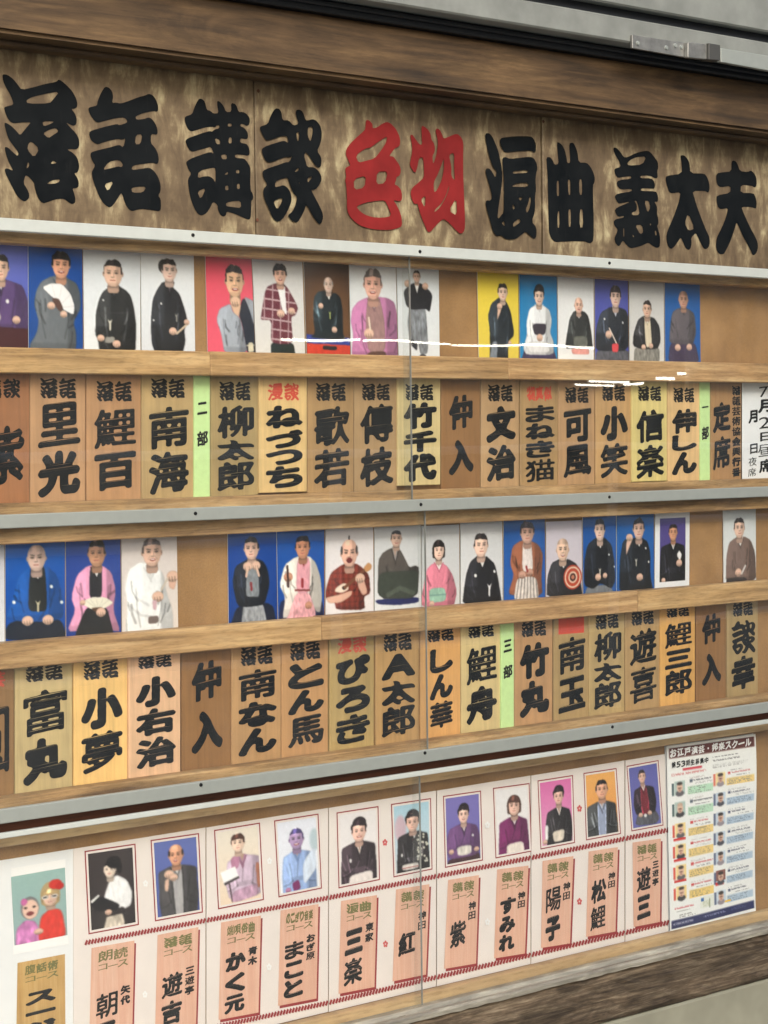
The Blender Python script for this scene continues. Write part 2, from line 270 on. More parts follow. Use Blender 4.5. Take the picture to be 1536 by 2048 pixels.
TR['義'] = ((1215, 280), 8.908, [[(108,135),(160,135),(230,210),(295,310),(360,305),(500,235),(620,200),(725,190),(780,230),(850,320),(900,390),(908,500),(890,545),(897,680),(840,680),(780,640),(690,632),(595,635),(590,680),(780,680),(830,730),(848,800),(840,865),(800,865),(700,860),(600,860),(595,910),(860,910),(895,970),(905,1050),(895,1105),(835,1095),(880,1170),(888,1230),(885,1320),(908,1400),(910,1490),(885,1530),(910,1610),(935,1700),(942,1800),(930,1910),(870,1920),(800,1880),(730,1825),(640,1870),(540,1905),(410,1930),(340,1870),(290,1800),(265,1800),(225,1880),(190,1890),(140,1830),(122,1750),(165,1660),(185,1590),(130,1530),(110,1460),(140,1410),(295,1380),(290,1350),(195,1370),(150,1310),(128,1250),(170,1205),(290,1150),(405,1100),(300,1115),(200,1135),(160,1080),(130,1000),(180,955),(440,915),(430,870),(230,880),(180,820),(165,760),(200,715),(420,690),(425,645),(320,650),(185,675),(140,610),(122,540),(140,505),(240,480),(210,380),(150,280),(110,190)]],
 [[(355,405),(430,340),(520,305),(695,290),(625,440),(370,455)],[(480,1080),(520,1085),(550,1170),(575,1335),(440,1340),(435,1290),(520,1265),(530,1160)],[(660,1085),(735,1080),(768,1200),(715,1300)],[(495,1515),(615,1510),(640,1645),(585,1680)],[(755,1490),(780,1490),(772,1530)],[(845,1620),(870,1615),(880,1700),(855,1700)],[(285,1570),(300,1570),(300,1720),(285,1720)],[(450,1680),(480,1725),(455,1730)]])
TR['太'] = ((1320, 300), 9.755, [[(400,120),(420,100),(480,105),(540,170),(580,260),(595,455),(860,455),(920,520),(965,650),(970,770),(945,835),(880,795),(635,798),(680,950),(740,1150),(830,1380),(900,1560),(965,1690),(975,1810),(950,1900),(900,1935),(850,1915),(790,1800),(740,1690),(700,1615),(610,1710),(620,1820),(600,1920),(560,1950),(510,1920),(460,1820),(410,1700),(350,1790),(280,1890),(220,1930),(165,1890),(130,1780),(125,1650),(180,1500),(260,1320),(330,1130),(380,970),(405,820),(240,845),(180,820),(135,690),(110,560),(130,500),(430,462),(425,280)]],
 [[(550,1225),(680,1530),(560,1580),(485,1430)]])
TR['夫'] = ((1420, 310), 9.755, [[(420,130),(460,105),(510,125),(550,200),(590,315),(740,330),(800,300),(860,350),(905,430),(915,540),(900,620),(870,635),(810,595),(605,580),(600,740),(850,740),(890,820),(915,920),(905,1035),(880,1042),(810,1015),(615,1008),(650,1110),(720,1270),(800,1440),(880,1580),(930,1700),(940,1790),(920,1890),(870,1955),(830,1950),(790,1850),(720,1720),(640,1570),(570,1410),(518,1305),(480,1450),(430,1600),(380,1730),(310,1870),(270,1935),(190,1935),(140,1880),(118,1780),(130,1620),(200,1480),(280,1310),(330,1150),(355,1030),(205,1060),(150,1000),(130,900),(130,785),(400,740),(405,600),(210,630),(150,590),(125,500),(125,360),(250,335),(420,320)]], [])

def chaikin(pts, n=1, k=0.22):
    for _ in range(n):
        o = []
        for i in range(len(pts)):
            a, b = pts[i], pts[(i+1) % len(pts)]
            o.append((a[0]*(1-k)+b[0]*k, a[1]*(1-k)+b[1]*k)); o.append((a[0]*k+b[0]*(1-k), a[1]*k+b[1]*(1-k)))
        pts = o
    return pts
D_TITLE = 0.026
GL = {}     # character -> (uv vertices, faces), in the box 0..1 x 0..1, v downwards
TITLE = {}  # character -> (wall x,z vertices, faces) where it is painted
for ch, (o, s, outs, holes) in TR.items():
    def W(pts): return [(lambda p: (p.x, p.z))(P(o[0]+x/s, o[1]+y/s, D_TITLE+0.0012)) for x, y in pts]
    V, F = [], []
    for i, ou in enumerate(outs):
        loops = [W(chaikin(ou))] + ([W(chaikin(h)) for h in holes] if i == 0 else [])
        fl = [[Vector((x, z, 0)) for x, z in L] for L in loops]
        tri = tessellate_polygon(fl)
        b = len(V)
        for L in loops: V += L
        F += [tuple(b+k for k in t) for t in tri]
    TITLE[ch] = (V, F)
    a = np.array(V); lo, hi = a.min(0), a.max(0)
    uv = (a-lo)/(hi-lo); uv[:, 1] = 1-uv[:, 1]
    GL[ch] = ([tuple(x) for x in uv], F)

def blur(a, n):
    for _ in range(n):
        p = np.pad(a, 1, mode='edge')
        a = (p[:-2, 1:-1]+2*p[1:-1, 1:-1]+p[2:, 1:-1])/4
        p = np.pad(a, 1, mode='edge')
        a = (p[1:-1, :-2]+2*p[1:-1, 1:-1]+p[1:-1, 2:])/4
    return a
tc = bpy.data.curves.new('letter_source', 'FONT'); tob = bpy.data.objects.new('letter_source', tc)
C.objects.link(tob)
def outline(ch):
    tc.body = ch
    dg = bpy.context.evaluated_depsgraph_get(); dg.update()
    ev = tob.evaluated_get(dg)
    cu = ev.to_curve(dg, apply_modifiers=False)
    polys = []
    for sp in cu.splines:
        pts = []
        bp = sp.bezier_points
        for i in range(len(bp)):
            a, b = bp[i], bp[(i+1) % len(bp)]
            for k in range(6):
                t = k/6.0
                q = a.co*(1-t)**3 + a.handle_right*3*t*(1-t)**2 + b.handle_left*3*t*t*(1-t) + b.co*t**3
                pts.append((q.x, q.y))
        polys.append(pts)
    ev.to_curve_clear()
    return polys
NG = 76
def glyph(ch, weight=1.0):
    """brush-lettered character: font outline -> field, fattened until strokes nearly touch -> contour"""
    key = (ch, weight)
    if weight == 1.0 and ch in GL: return GL[ch]
    if key in GL: return GL[key]
    polys = outline(ch)
    al = np.array([p for L in polys for p in L]); lo, hi = al.min(0), al.max(0)
    sz = np.maximum(hi-lo, 0.05)
    thin = sz.min()/sz.max() < 0.35
    pad = 11
    n = NG - 2*pad
    ss = 2
    g = (np.arange(NG*ss)+0.5)/ss
    X, Y = np.meshgrid(g, g)
    if thin: k = np.array([sz.max()]*2)
    else: k = sz
    c0 = (lo+hi)/2
    wind = np.zeros(X.shape)
    for L in polys:
        q = [((x-c0[0])/k[0]*n+NG/2, NG/2-(y-c0[1])/k[1]*n) for x, y in L]
        for i in range(len(q)):
            (x1, y1), (x2, y2) = q[i], q[(i+1) % len(q)]
            if y1 == y2: continue
            s = 1 if y2 > y1 else -1
            ya, yb = min(y1, y2), max(y1, y2)
            m = (Y >= ya) & (Y < yb) & (X < x1+(Y-y1)*(x2-x1)/(y2-y1))
            wind[m] += s
    ins = (wind != 0).astype(float)
    f = ins.reshape(NG, ss, NG, ss).mean(axis=(1, 3))
    # fatten: grow until the character is as dense as painted signs are
    best = f
    lim = 0.69
    for r in np.arange(0.5, 6.3, 0.4):
        acc = f.copy()
        ri = int(math.ceil(r*1.1))
        for dy in range(-ri, ri+1):
            for dx in range(-ri, ri+1):
                if (dx/(r*0.98))**2+(dy/(r*1.08))**2 > 1.0 or (dx == 0 and dy == 0): continue
                acc = np.maximum(acc, np.roll(np.roll(f, dy, 0), dx, 1))
        core = acc[pad-2:-pad+2, pad-2:-pad+2]
        if core.mean() > lim and not thin: break
        best = acc
        if r > 4.7*weight: break
    f = blur(best, 2)
    rs = np.random.RandomState(abs(hash(ch)) % 1000 if False else ord(ch) % 1000)
    wob = blur(rs.normal(0, 1, (NG, NG)), 6); wob /= (abs(wob).max()+1e-6)
    f = f + 0.13*wob*(f > 0.02)
    f[0, :] = f[-1, :] = 0; f[:, 0] = f[:, -1] = 0
    T = 0.5
    V, F, idx = [], [], {}
    def vid(x, y):
        kk = (round(x, 3), round(y, 3))
        if kk not in idx: idx[kk] = len(V); V.append((x, y))
        return idx[kk]
    I = f > T
    for y in range(NG-1):
        run = None
        for x in range(NG-1):
            cs = (I[y, x], I[y, x+1], I[y+1, x+1], I[y+1, x])
            if all(cs):
                if run is None: run = x
                continue
            if run is not None:
                F.append((vid(run, y), vid(x, y), vid(x, y+1), vid(run, y+1))); run = None
            if not any(cs): continue
            cr = ((x, y), (x+1, y), (x+1, y+1), (x, y+1)); poly = []
            for i in range(4):
                a, b = cr[i], cr[(i+1) % 4]
                va, vb = f[a[1], a[0]], f[b[1], b[0]]
                if va > T: poly.append(vid(*a))
                if (va > T) != (vb > T):
                    t = (T-va)/(vb-va); poly.append(vid(a[0]+(b[0]-a[0])*t, a[1]+(b[1]-a[1])*t))
            if len(poly) >= 3: F.append(tuple(poly))
        if run is not None: F.append((vid(run, y), vid(NG-1, y), vid(NG-1, y+1), vid(run, y+1)))
    a = np.array(V, float)
    if len(a) == 0: a = np.zeros((1, 2))
    # sign-painter slant: bars climb to the right and sag a little
    a[:, 1] -= 0.12*(a[:, 0]-NG/2) - 0.0014*(a[:, 0]-NG/2)**2
    lo, hi = a.min(0), a.max(0)
    ext = np.maximum(hi-lo, 1)
    if thin:
        m = ext.max(); uv = (a-(lo+hi)/2)/m+0.5
    else: uv = (a-lo)/ext
    GL[key] = ([tuple(p) for p in uv], F)
    return GL[key]

def letters(name, items, f, m, parent):
    """items: (char, u0, v0, u1, v1[, weight]) placed through mapping f(u,v) -> world"""
    V, F = [], []
    for it in items:
        ch, a, b, c, d_ = it[:5]
        uv, fc = glyph(ch, it[5] if len(it) > 5 else 1.0)
        o = len(V)
        V += [f(a+(c-a)*x, b+(d_-b)*y) for x, y in uv]
        F += [tuple(o+i for i in reversed(t)) for t in fc]
    return mesh(name, V, F, m, parent)
def column(txt, u0, v0, u1, v1, gap=0.03, hs=None):
    n = len(txt); hs = hs or [1]*n; tot = sum(hs); out = []; y = v0
    for c, h in zip(txt, hs):
        dh = (v1-v0)*h/tot
        out.append((c, u0, y+gap*(v1-v0)/n/2, u1, y+dh-gap*(v1-v0)/n/2)); y += dh
    return out
def rowtxt(txt, u0, v0, u1, v1, gap=0.06, wt=1.0):
    n = len(txt); out = []; du = (u1-u0)/n
    for i, c in enumerate(txt):
        if c == '・': out.append((c, u0+du*(i+.38), v0+(v1-v0)*.38, u0+du*(i+.62), v0+(v1-v0)*.62, .3)); continue
        out.append((c, u0+du*(i+gap/2), v0, u0+du*(i+1-gap/2), v1, wt))
    return out

# ------------------------------------------------------------------ printed pictures (drawn as vertex colours on the print's own sheet)
class Img:
    def __init__(s, A, nx, ny, seed=0):
        s.A, s.nx, s.ny = A, nx, ny
        u = (np.arange(nx*2)+0.5)/(nx*2); v = (np.arange(ny*2)+0.5)/(ny*2)
        s.U, s.V = np.meshgrid(u, v)
        s.c = np.zeros((ny*2, nx*2, 3)); s.rs = np.random.RandomState(seed+11)
        s.N = blur(s.rs.normal(0, 1, s.U.shape), 10); s.N /= abs(s.N).max()
        st = s.rs.normal(0, 1, s.U.shape)
        for _ in range(26):
            p = np.pad(st, 1, mode='edge'); st = (p[:-2, 1:-1]+2*p[1:-1, 1:-1]+p[2:, 1:-1])/4
        st = blur(st, 6); s.F = .6*st/abs(st).max()
    def bg(s, c1, c2=None, vig=0.0):
        c2 = c2 or c1
        t = s.V[..., None]
        s.c = np.array(c1, float)*(1-t)+np.array(c2, float)*t
        s.c = s.c*(1+0.02*s.N[..., None])
        if vig: s.c = s.c*(1-vig*((s.U-0.5)**2*2+(s.V-0.45)**2)[..., None])
    def put(s, m, col, sh=0.25, fold=0.10, k=2):
        if m.sum() == 0: return
        m = m.astype(float); a = blur(m, k)[..., None]
        inn = blur(m, 14)
        lum = (1-sh)+sh*np.clip(inn*1.15, 0, 1.1)
        lum = lum*(1+fold*s.F*1.6+0.06*(0.5-s.U))
        s.c = s.c*(1-a)+np.array(col, float)*lum[..., None]*a
    def e(s, x, y, rx, ry, col, sh=0.1, fold=0.0, rot=0, k=1):
        dx, dy = (s.U-x)*s.A, s.V-y
        if rot:
            c, q = math.cos(rot), math.sin(rot); dx, dy = dx*c+dy*q, -dx*q+dy*c
        s.put((dx/(rx*s.A))**2+(dy/ry)**2 < 1, col, sh, fold, k)
    def inside(s, pts, n=2):
        q = chaikin(list(pts), n, 0.16) if n else pts
        m = np.zeros(s.U.shape, bool)
        for i in range(len(q)):
            (x1, y1), (x2, y2) = q[i], q[(i+1) % len(q)]
            if y1 == y2: continue
            m ^= (s.V >= min(y1, y2)) & (s.V < max(y1, y2)) & (s.U < x1+(s.V-y1)*(x2-x1)/(y2-y1))
        return m
    def p(s, pts, col, sh=0.2, fold=0.12, n=2, k=2): s.put(s.inside(pts, n), col, sh, fold, k)
    def out(s):
        c = np.clip(s.c*(1+.014*s.rs.normal(0, 1, s.c.shape[:2])[..., None]), 0, 255)/255
        h, w_ = s.ny*2, s.nx*2
        c = c.reshape(s.ny, 2, s.nx, 2, 3).mean(axis=(1, 3))
        return np.where(c <= 0.04045, c/12.92, ((c+0.055)/1.055)**2.4)

SK, HB, BK, WH = (226, 188, 166), (34, 29, 28), (30, 31, 34), (234, 234, 232)
def sc_(c, k): return tuple(min(255, v*k) for v in c)
def tint(g, m, k, soft=3):
    """lighten (k>1) or darken (k<1) what is already printed, softly, inside a mask"""
    a = blur(m.astype(float), soft)[..., None]
    g.c = g.c*(1+(k-1)*a)
def stroke(g, pts, wd):
    """mask of a soft curved brush stroke through pts"""
    m = np.zeros(g.U.shape, bool)
    for (x1, y1), (x2, y2) in zip(pts, pts[1:]):
        dx, dy = (x2-x1)*g.A, y2-y1; L = dx*dx+dy*dy+1e-9
        t = np.clip((((g.U-x1)*g.A)*dx+(g.V-y1)*dy)/L, 0, 1)
        m |= ((g.U-x1)*g.A-t*dx)**2+(g.V-y1-t*dy)**2 < wd*wd
    return m
def head(g, x, y, h, skin=SK, hair=HB, style='short', smile=0, tilt=0.0):
    rr = g.rs.rand(8)
    rx = h*(0.70+.09*rr[0])/g.A
    jaw = .10+.12*rr[1]
    tilt = tilt if tilt else (rr[2]-.5)*.5
    tone = .96+.08*rr[3]
    skin = sc_(skin, tone)
    g.p([(x-rx*.52, y+h*.3), (x+rx*.52, y+h*.3), (x+rx*.66, y+h*1.5), (x-rx*.66, y+h*1.5)], sc_(skin, .80), .1, 0, 1, 1)
    tint(g, (abs(g.U-x) < rx*.6) & (g.V > y+h*.85) & (g.V < y+h*1.12), .78, 3)
    if style in ('bob', 'long'):
        g.e(x, y-h*.05, rx*1.22, h*(1.08 if style == 'bob' else 1.14), hair, .3, .1)
        g.p([(x-rx*1.2, y), (x+rx*1.2, y), (x+rx*1.16, y+h*.75), (x+rx*.7, y+h*.8), (x-rx*.7, y+h*.8), (x-rx*1.16, y+h*.75)], hair, .2, .1, 1)
    if style == 'updo':
        g.e(x+rx*.1, y-h*.78, rx*1.02, h*.66, hair, .3, .1); g.e(x, y-h*.45, rx*1.20, h*.62, hair, .3, .1)
    if style == 'knot':
        g.e(x, y-h*1.12, rx*.10, h*.18, hair)
    for sx in (-1, 1):
        g.e(x+sx*rx*.98, y+h*.05, rx*.15, h*.19, sc_(skin, .84))
    m = abs((g.U-x)/(rx*(1-jaw*np.clip((g.V-y)/h, 0, 1))))**2.35+abs((g.V-y)/h)**2.3 < 1
    g.put(m, sc_(skin, 1.05), .16, 0, 1)
    # light from one side, shade under brow, nose, cheek and chin
    tint(g, m & (g.U > x+rx*(.35+.2*tilt)), .86, 5)
    tint(g, m & (g.V > y+h*.72), .88, 3)
    tint(g, m & (abs(g.U-x+rx*.1) < rx*.45) & (g.V < y-h*.3), 1.06, 4)
    ox = x+tilt*rx*.35
    for sx in (-1, 1):
        tint(g, ((g.U-ox-sx*rx*.40)/(rx*.26))**2+((g.V-y+h*.06)/(h*.13))**2 < 1, .80, 2)
        g.e(ox+sx*rx*.40, y-h*.03, rx*.17, h*(.035+.02*rr[4]), sc_(skin, .24), 0, 0, 0, 1)
        g.put(stroke(g, [(ox+sx*rx*.20, y-h*.20), (ox+sx*rx*.60, y-h*(.21+.05*rr[5]))], h*(.02+.02*rr[6])), sc_(skin, .40), 0, 0, 1)
    tint(g, stroke(g, [(ox+rx*.10, y-h*.05), (ox+rx*.14, y+h*.24)], h*.05), .86, 2)
    tint(g, stroke(g, [(ox-rx*.06, y-h*.05), (ox-rx*.06, y+h*.20)], h*.04), 1.08, 2)
    tint(g, ((g.U-ox)/(rx*.22))**2+((g.V-y-h*.29)/(h*.05))**2 < 1, .70, 1)
    if smile:
        g.e(ox, y+h*.53, rx*(.30+.08*rr[7]), h*.10, (140, 62, 58), 0, 0, 0, 1)
        g.e(ox, y+h*.50, rx*.25, h*.045, (236, 226, 220), 0, 0, 0, 1)
        for sx in (-1, 1): tint(g, stroke(g, [(ox+sx*rx*.28, y+h*.28), (ox+sx*rx*.48, y+h*.52)], h*.035), .84, 2)
    else:
        g.put(stroke(g, [(ox-rx*.26, y+h*.52), (ox, y+h*.53), (ox+rx*.26, y+h*.515)], h*.035), sc_((168, 92, 86), tone), 0, 0, 1)
    if style in ('short', 'bushy', 'bob', 'long', 'updo', 'side'):
        k = {'short': .02, 'bushy': -.12, 'bob': -.16, 'long': -.02, 'updo': .06, 'side': .02}[style]+.08*(rr[0]-.5)
        Rr = {'bushy': 1.13, 'bob': 1.12}.get(style, 1.02)
        cap = (abs((g.U-x)/(rx*Rr))**2.5+abs((g.V-(y-h*.03))/(h*1.02))**2.5 < 1+.35*g.N)
        part = (rr[1]-.5)*.6
        hl = (y+h*.45)-h*(1.0+k)*(1-.10*abs((g.U-x)/rx-part))
        face = (abs((g.U-x-tilt*rx*.3)/(rx*.90)) < 1) & (g.V > hl+.04*h*g.N)
        side = abs((g.U-x-tilt*rx*.3)/(rx*.90)) >= 1
        cap = cap & (~face) & (g.V < y+h*(.55 if style in ('bob', 'long') else np.where(side, .06, .3)))
        g.put(cap, hair, .25, .1, 1)
        tint(g, cap & (abs(g.U-x+rx*.35+.3*(g.V-y)) < rx*.22) & (g.V < y-h*.55), 1.9, 3)
    elif style in ('thin', 'knot'):
        for sx in (-1, 1): g.e(x+sx*rx*.92, y-h*.22, rx*.13, h*.32, hair, .1, 0, 0, 2)
        tint(g, m & (g.V < y-h*.6) & (abs(g.U-x+rx*.2) < rx*.3), 1.10, 3)
    elif style in ('shaved', 'bald'):
        cap = m & (g.V < y-h*.48)
        tint(g, cap, .78 if style == 'shaved' else .92, 4)
        tint(g, cap & (abs(g.U-x+rx*.25) < rx*.25), 1.15, 4)
def kimono(g, x, y, h, col, sw, ew, bw, sy=None, ey=None, by=1.03, collar=WH, band=None, inner=None, vd=.9, bx=None, iw=.30):
    """robe hanging from a head at x,y: torso, two hanging sleeves, crossed collar, sash line, folds, optional open coat"""
    bx = x if bx is None else bx
    sw *= 1.12; ew *= 1.10; bw *= 1.08
    sy = sy or y+h*1.34; ey = ey or (sy+(by-sy)*.60); ny = y+h*.90; nw = h*.58/g.A
    body = [(x-nw, ny), (bx-sw*.62, sy-h*.26), (bx-sw, sy), (bx-ew*.95, (sy+ey)/2), (bx-ew, ey), (bx-bw, by), (bx+bw, by), (bx+ew, ey), (bx+ew*.95, (sy+ey)/2), (bx+sw, sy), (bx+sw*.62, sy-h*.26), (x+nw, ny)]
    dark = sum(col) < 200
    m = g.inside(body, 1)
    g.put(m, col, .22, .10, 2)
    up_, dn = (1.75, .62) if dark else (1.10, .80)
    # light falls from the left
    tint(g, m & (g.U > bx+ew*.45), dn if not dark else .8, 7)
    tint(g, m & (g.U < bx-ew*.35) & (g.V < ey), 1.08 if not dark else 1.35, 7)
    vy = ny+h*vd
    if inner:
        q = [(x-nw*.95, ny+h*.1), (x+nw*.95, ny+h*.1), (bx+sw*iw*1.2, ey), (bx+sw*iw, by), (bx-sw*iw, by), (bx-sw*iw*1.2, ey)]
        g.p(q, inner, .15, .10, 1)
        for sx in (-1, 1): tint(g, stroke(g, [(x+sx*nw*.95, ny+h*.2), (bx+sx*sw*iw*1.2, ey), (bx+sx*sw*iw, by)], .010) & m, .55 if not dark else 1.6, 1)
    # sleeves: a soft dark line from armpit to cuff and hem, lit edge beside it
    for sx in (-1, 1):
        ln = [(bx+sx*sw*.60, sy+(ey-sy)*.35), (bx+sx*sw*.52, sy+(ey-sy)*.75), (bx+sx*ew*.40, ey+(by-ey)*.18)]
        tint(g, stroke(g, ln, .012) & m, dn, 2)
        tint(g, stroke(g, [(u+sx*.035, v) for u, v in ln], .010) & m, up_, 2)
        cf = [(bx+sx*ew*.36, ey+(by-ey)*.10), (bx+sx*ew*.62, ey+(by-ey)*.34), (bx+sx*ew*.90, ey+(by-ey)*.40)]
        tint(g, stroke(g, cf, .010) & m, dn, 2)
        tint(g, stroke(g, [(u, v-.022) for u, v in cf], .007) & m, up_, 2)
        for k in range(4):
            a0 = g.rs.rand(4)
            xs_, ys_ = bx+sx*ew*(.35+.6*a0[0]), sy+(ey-sy)*(.2+.9*a0[1])
            tint(g, stroke(g, [(xs_, ys_), (xs_-sx*.05*a0[2], ys_+.07), (xs_-sx*.10*a0[2], ys_+.12+.06*a0[3])], .008+.006*a0[3]) & m, (up_*.93 if k % 2 else (1+dn)/2), 2)
    # sash and overlap
    if not inner:
        sy_ = ey+(by-ey)*.06
        tint(g, (abs(g.V-sy_) < .032) & (abs(g.U-bx) < sw*.52) & m, 1.5 if dark else .86, 2)
        tint(g, stroke(g, [(x+nw*.1, vy+h*.3), (bx-sw*.16, sy_-.03)], .007) & m, 1.7 if dark else .76, 1)
    g.p([(x-nw*.75, ny-h*.1), (x+nw*.75, ny-h*.1), (x+nw*.1, vy)], collar, .05, 0, 0, 1)
    g.p([(x-nw*.46, ny-h*.14), (x+nw*.46, ny-h*.14), (x+nw*.02, vy-h*.30)], sc_(SK, .80), .05, 0, 0, 1)
    dk = band or sc_(inner or col, .72)
    g.p([(x-nw*1.0, ny), (x-nw*.68, ny), (x+nw*.28, vy+h*.25), (x+nw*.05, vy+h*.55)], dk, .05, 0, 0, 1)
    g.p([(x+nw*1.0, ny), (x+nw*.68, ny), (x-nw*.1, vy+h*.1), (x+nw*.02, vy+h*.50)], dk, .05, 0, 0, 1)
    tint(g, stroke(g, [(x-nw*.68, ny), (x+nw*.28, vy+h*.25)], .005), 1.5 if dark else .8, 1)
def cord(g, x, y, s=.05, c=(226, 222, 206)):
    g.p([(x-s*1.1, y-s*.7), (x, y), (x+s*1.1, y-s*.8), (x+s*.3, y+s*.5), (x+s*.35, y+s*2), (x-s*.3, y+s*2), (x-s*.3, y+s*.4)], c, .1, 0, 1, 1)
def hand(g, x, y, r=.05, skin=SK):
    r *= 1.05
    m = ((g.U-x)/(r/g.A*.85))**2+((g.V-y)/(r*.72))**2 < 1
    g.put(m, skin, .2, 0, 1)
    for k in range(3): tint(g, stroke(g, [(x-r/g.A*.5+k*r/g.A*.4, y+r*.05), (x-r/g.A*.42+k*r/g.A*.4, y+r*.6)], r*.08) & m, .72, 1)
    tint(g, m & (g.V > y+r*.35), .82, 2)

def photo_mesh(name, q, d, g, m, parent, lift=None):
    f = Q(q, d); nx, ny = g.nx, g.ny
    V = [f((i+.0)/(nx-1), (j+.0)/(ny-1)) for j in range(ny) for i in range(nx)]
    if lift: V = [Vector((p.x, p.y-lift((k % nx)/(nx-1), (k//nx)/(ny-1)), p.z)) for k, p in enumerate(V)]
    b = org(parent)
    F = [(j*nx+i, (j+1)*nx+i, (j+1)*nx+i+1, j*nx+i+1) for j in range(ny-1) for i in range(nx-1)]
    o = mesh(name, V, F, m, parent)
    col = o.data.color_attributes.new('print', 'FLOAT_COLOR', 'POINT')
    c = g.out().reshape(-1, 3); a = np.ones((len(c), 4), np.float32); a[:, :3] = c
    col.data.foreach_set('color', a.ravel())
    return o

# ------------------------------------------------------------------ setting: ground, wall, plinth
XL, XR = P(-420, 900).x, P(1960, 900).x
def zz(yl, yr, d): return (P(0, yl, d).z + P(1536, yr, d).z)/2
def zline(x1, y1, x2, y2, d): return (P(x1, y1, d).z + P(x2, y2, d).z)/2

def paving(t, b):
    v = coords(t, (1, 1, 1)); n = noise(t, v, 40, 5, 0.65); n2 = noise(t, v, 1.3, 4, 0.6)
    c = mix(t, ramp(t, n, [(0.3, (0.17, 0.17, 0.16)), (0.7, (0.30, 0.30, 0.28))]), ramp(t, n2, [(0.3, (0.7,)*3), (0.7, (1, 1, 1))]), 0.8, 'MULTIPLY')
    t.links.new(c, b.inputs['Base Color']); bump(t, b, n, 0.3, 0.003)
M_paving = mat('street paving', (0.2, 0.2, 0.2), 0.85, build=paving)
tag(mesh('ground', [(-60, -60, 0), (80, -60, 0), (80, 30, 0), (-60, 30, 0)], [(0, 1, 2, 3)], M_paving), kind='structure')
z_beam_b = zline(1299, 2024, 1536, 1968, 0.10)
z_seal_t = zline(768, 14, 1536, 135, 0.14)
wall = box('wall', XL-2.5, XR+3.0, 0.0, 3.4, -0.30, -0.012, M_plaster, bev=0)
tag(wall, 'grey plaster wall that carries the notice case', 'wall', kind='structure')
pl = box('plinth', XL-2.5, XR+3.0, 0.0, z_beam_b-0.002, -0.012, 0.085, M_concrete, bev=0.004)
tag(pl, kind='structure')

# ------------------------------------------------------------------ the notice case
case = tag(empty('notice_case', ((XL+XR)/2, 0, zz(2179, 1816, 0))), 'long wooden notice case with glass panes and aluminium rails holding photos and name plaques', 'notice case')
def cbox(name, zt, zb, d0, d1, m, parent=case, x0=XL, x1=XR, bev=0.0015): return box(name, x0, x1, zb, zt, d0, d1, m, parent, bev=bev)
z_top = zz(440, 540, 0.0); z_bot = zz(2179, 1816, 0.0)
cbox('back_panel', z_top, zz(1668, 1440, 0.0), -0.012, 0.0, M_cork, bev=0)
cbox('back_panel', zz(1672, 1442, 0.0), z_bot-0.02, -0.012, 0.0, M_cork, bev=0)
# strips and ledges, from top to bottom
cbox('strip', zz(463, 556, .04), zz(491, 577, .012), .012, .040, M_strip)
def lengths(name, zt, zb, m, cuts):
    xs_ = [XL]+[P(c, 900, .04).x for c in cuts]+[XR]
    for k in range(len(xs_)-1):
        o = box(name, xs_[k]+.0004, xs_[k+1]-.0004, zb+random.uniform(-.0006, .0006), zt+random.uniform(-.0006, .0006), .012, .040+random.uniform(-.001, .0006), m[k % len(m)], case, bev=.0016)
def ledge_mat(k): return mat('printed wood ledge %d' % k, (0.4, 0.26, 0.13), 0.55, build=grained(srgb(150-3*k, 116-3*k, 74), srgb(202-4*k, 164-5*k, 112-3*k), srgb(226, 192, 142), offs=(3.7*k, 1.3*k, .7*k), stain=0.2, blot=.55))
LM = [ledge_mat(k) for k in range(3)]
lengths('ledge', zz(692, 728, .04), zz(748, 765, .012), LM, (424, 1020))
cbox('strip', zz(1004, 958, .012), zz(1030, 975, .04), .012, .040, M_strip)
cbox('strip', zz(1054, 991, .012), zz(1089, 1018, .04), .012, .040, M_strip)
lengths('ledge', zz(1281, 1159, .012), zz(1336, 1203, .04), LM[1:]+LM[:1], (640, 1275))
cbox('strip', zz(1588, 1386, .012), zz(1625, 1405, .04), .012, .040, M_strip)
cbox('groove', zz(1640, 1419, .03), zz(1672, 1442, .03), .000, .030, M_groove)
cbox('strip', zz(1676, 1442, .036), zz(1698, 1459, .036), .012, .036, M_lowwood)
sl_t = zline(1100, 1945, 1536, 1840, .034)
sl_b = zline(1100, 1968, 1536, 1858, .092)
zs_t = zline(652, 2032, 1400, 1856, .03)
cbox('lit_panel_strip', zs_t, sl_b-.008, .012, .03, M_lowwood)  # lit tone of the lower back panel, painted as a paler strip
for x0_, x1_ in ((XL-.035, XL-.001), (XR+.001, XR+.035)):
    cbox('end_post', z_top+.002, sl_b-.010, -.012, .072, M_strip, x0=x0_, x1=x1_)
rails = [(436, 537, 464, 557, M_alum, .056, .068, ((387, 470), (841, 503), (1220, 526))),
         (1029, 973, 1057, 994, M_alum2, .056, .066, ((392, 1027), (843, 1009), (1220, 994))),
         (1619, 1401, 1648, 1426, M_alum2, .056, .066, ((403, 1570), (851, 1506), (1226, 1454))),
         (1666, 1437, 1681, 1446, M_alum, .054, .062, ())]
for (tl, tr_, bl, br, m, d0, d1, sc) in rails:
    ra = cbox('rail', zz(tl, tr_, d1 if tl < 820 else d0), zz(bl, br, d0 if tl < 820 else d1), d0, d1, m, bev=0.0012)
    for (sx, sy) in sc:
        c = P(sx, sy, d1+.0018); V, F = [], []
        n = 10
        for k in range(n):
            a = 2*math.pi*k/n
            V.append((c.x+.0034*math.cos(a), -d1+.001, c.z+.0034*math.sin(a)))
        for k in range(n):
            a = 2*math.pi*k/n
            V.append((c.x+.0024*math.cos(a), -d1-.0018, c.z+.0024*math.sin(a)))
        F = [tuple(range(n, 2*n))]+[(k, (k+1) % n, n+(k+1) % n, n+k) for k in range(n)]
        mesh('screw', V, F, M_screw, ra)
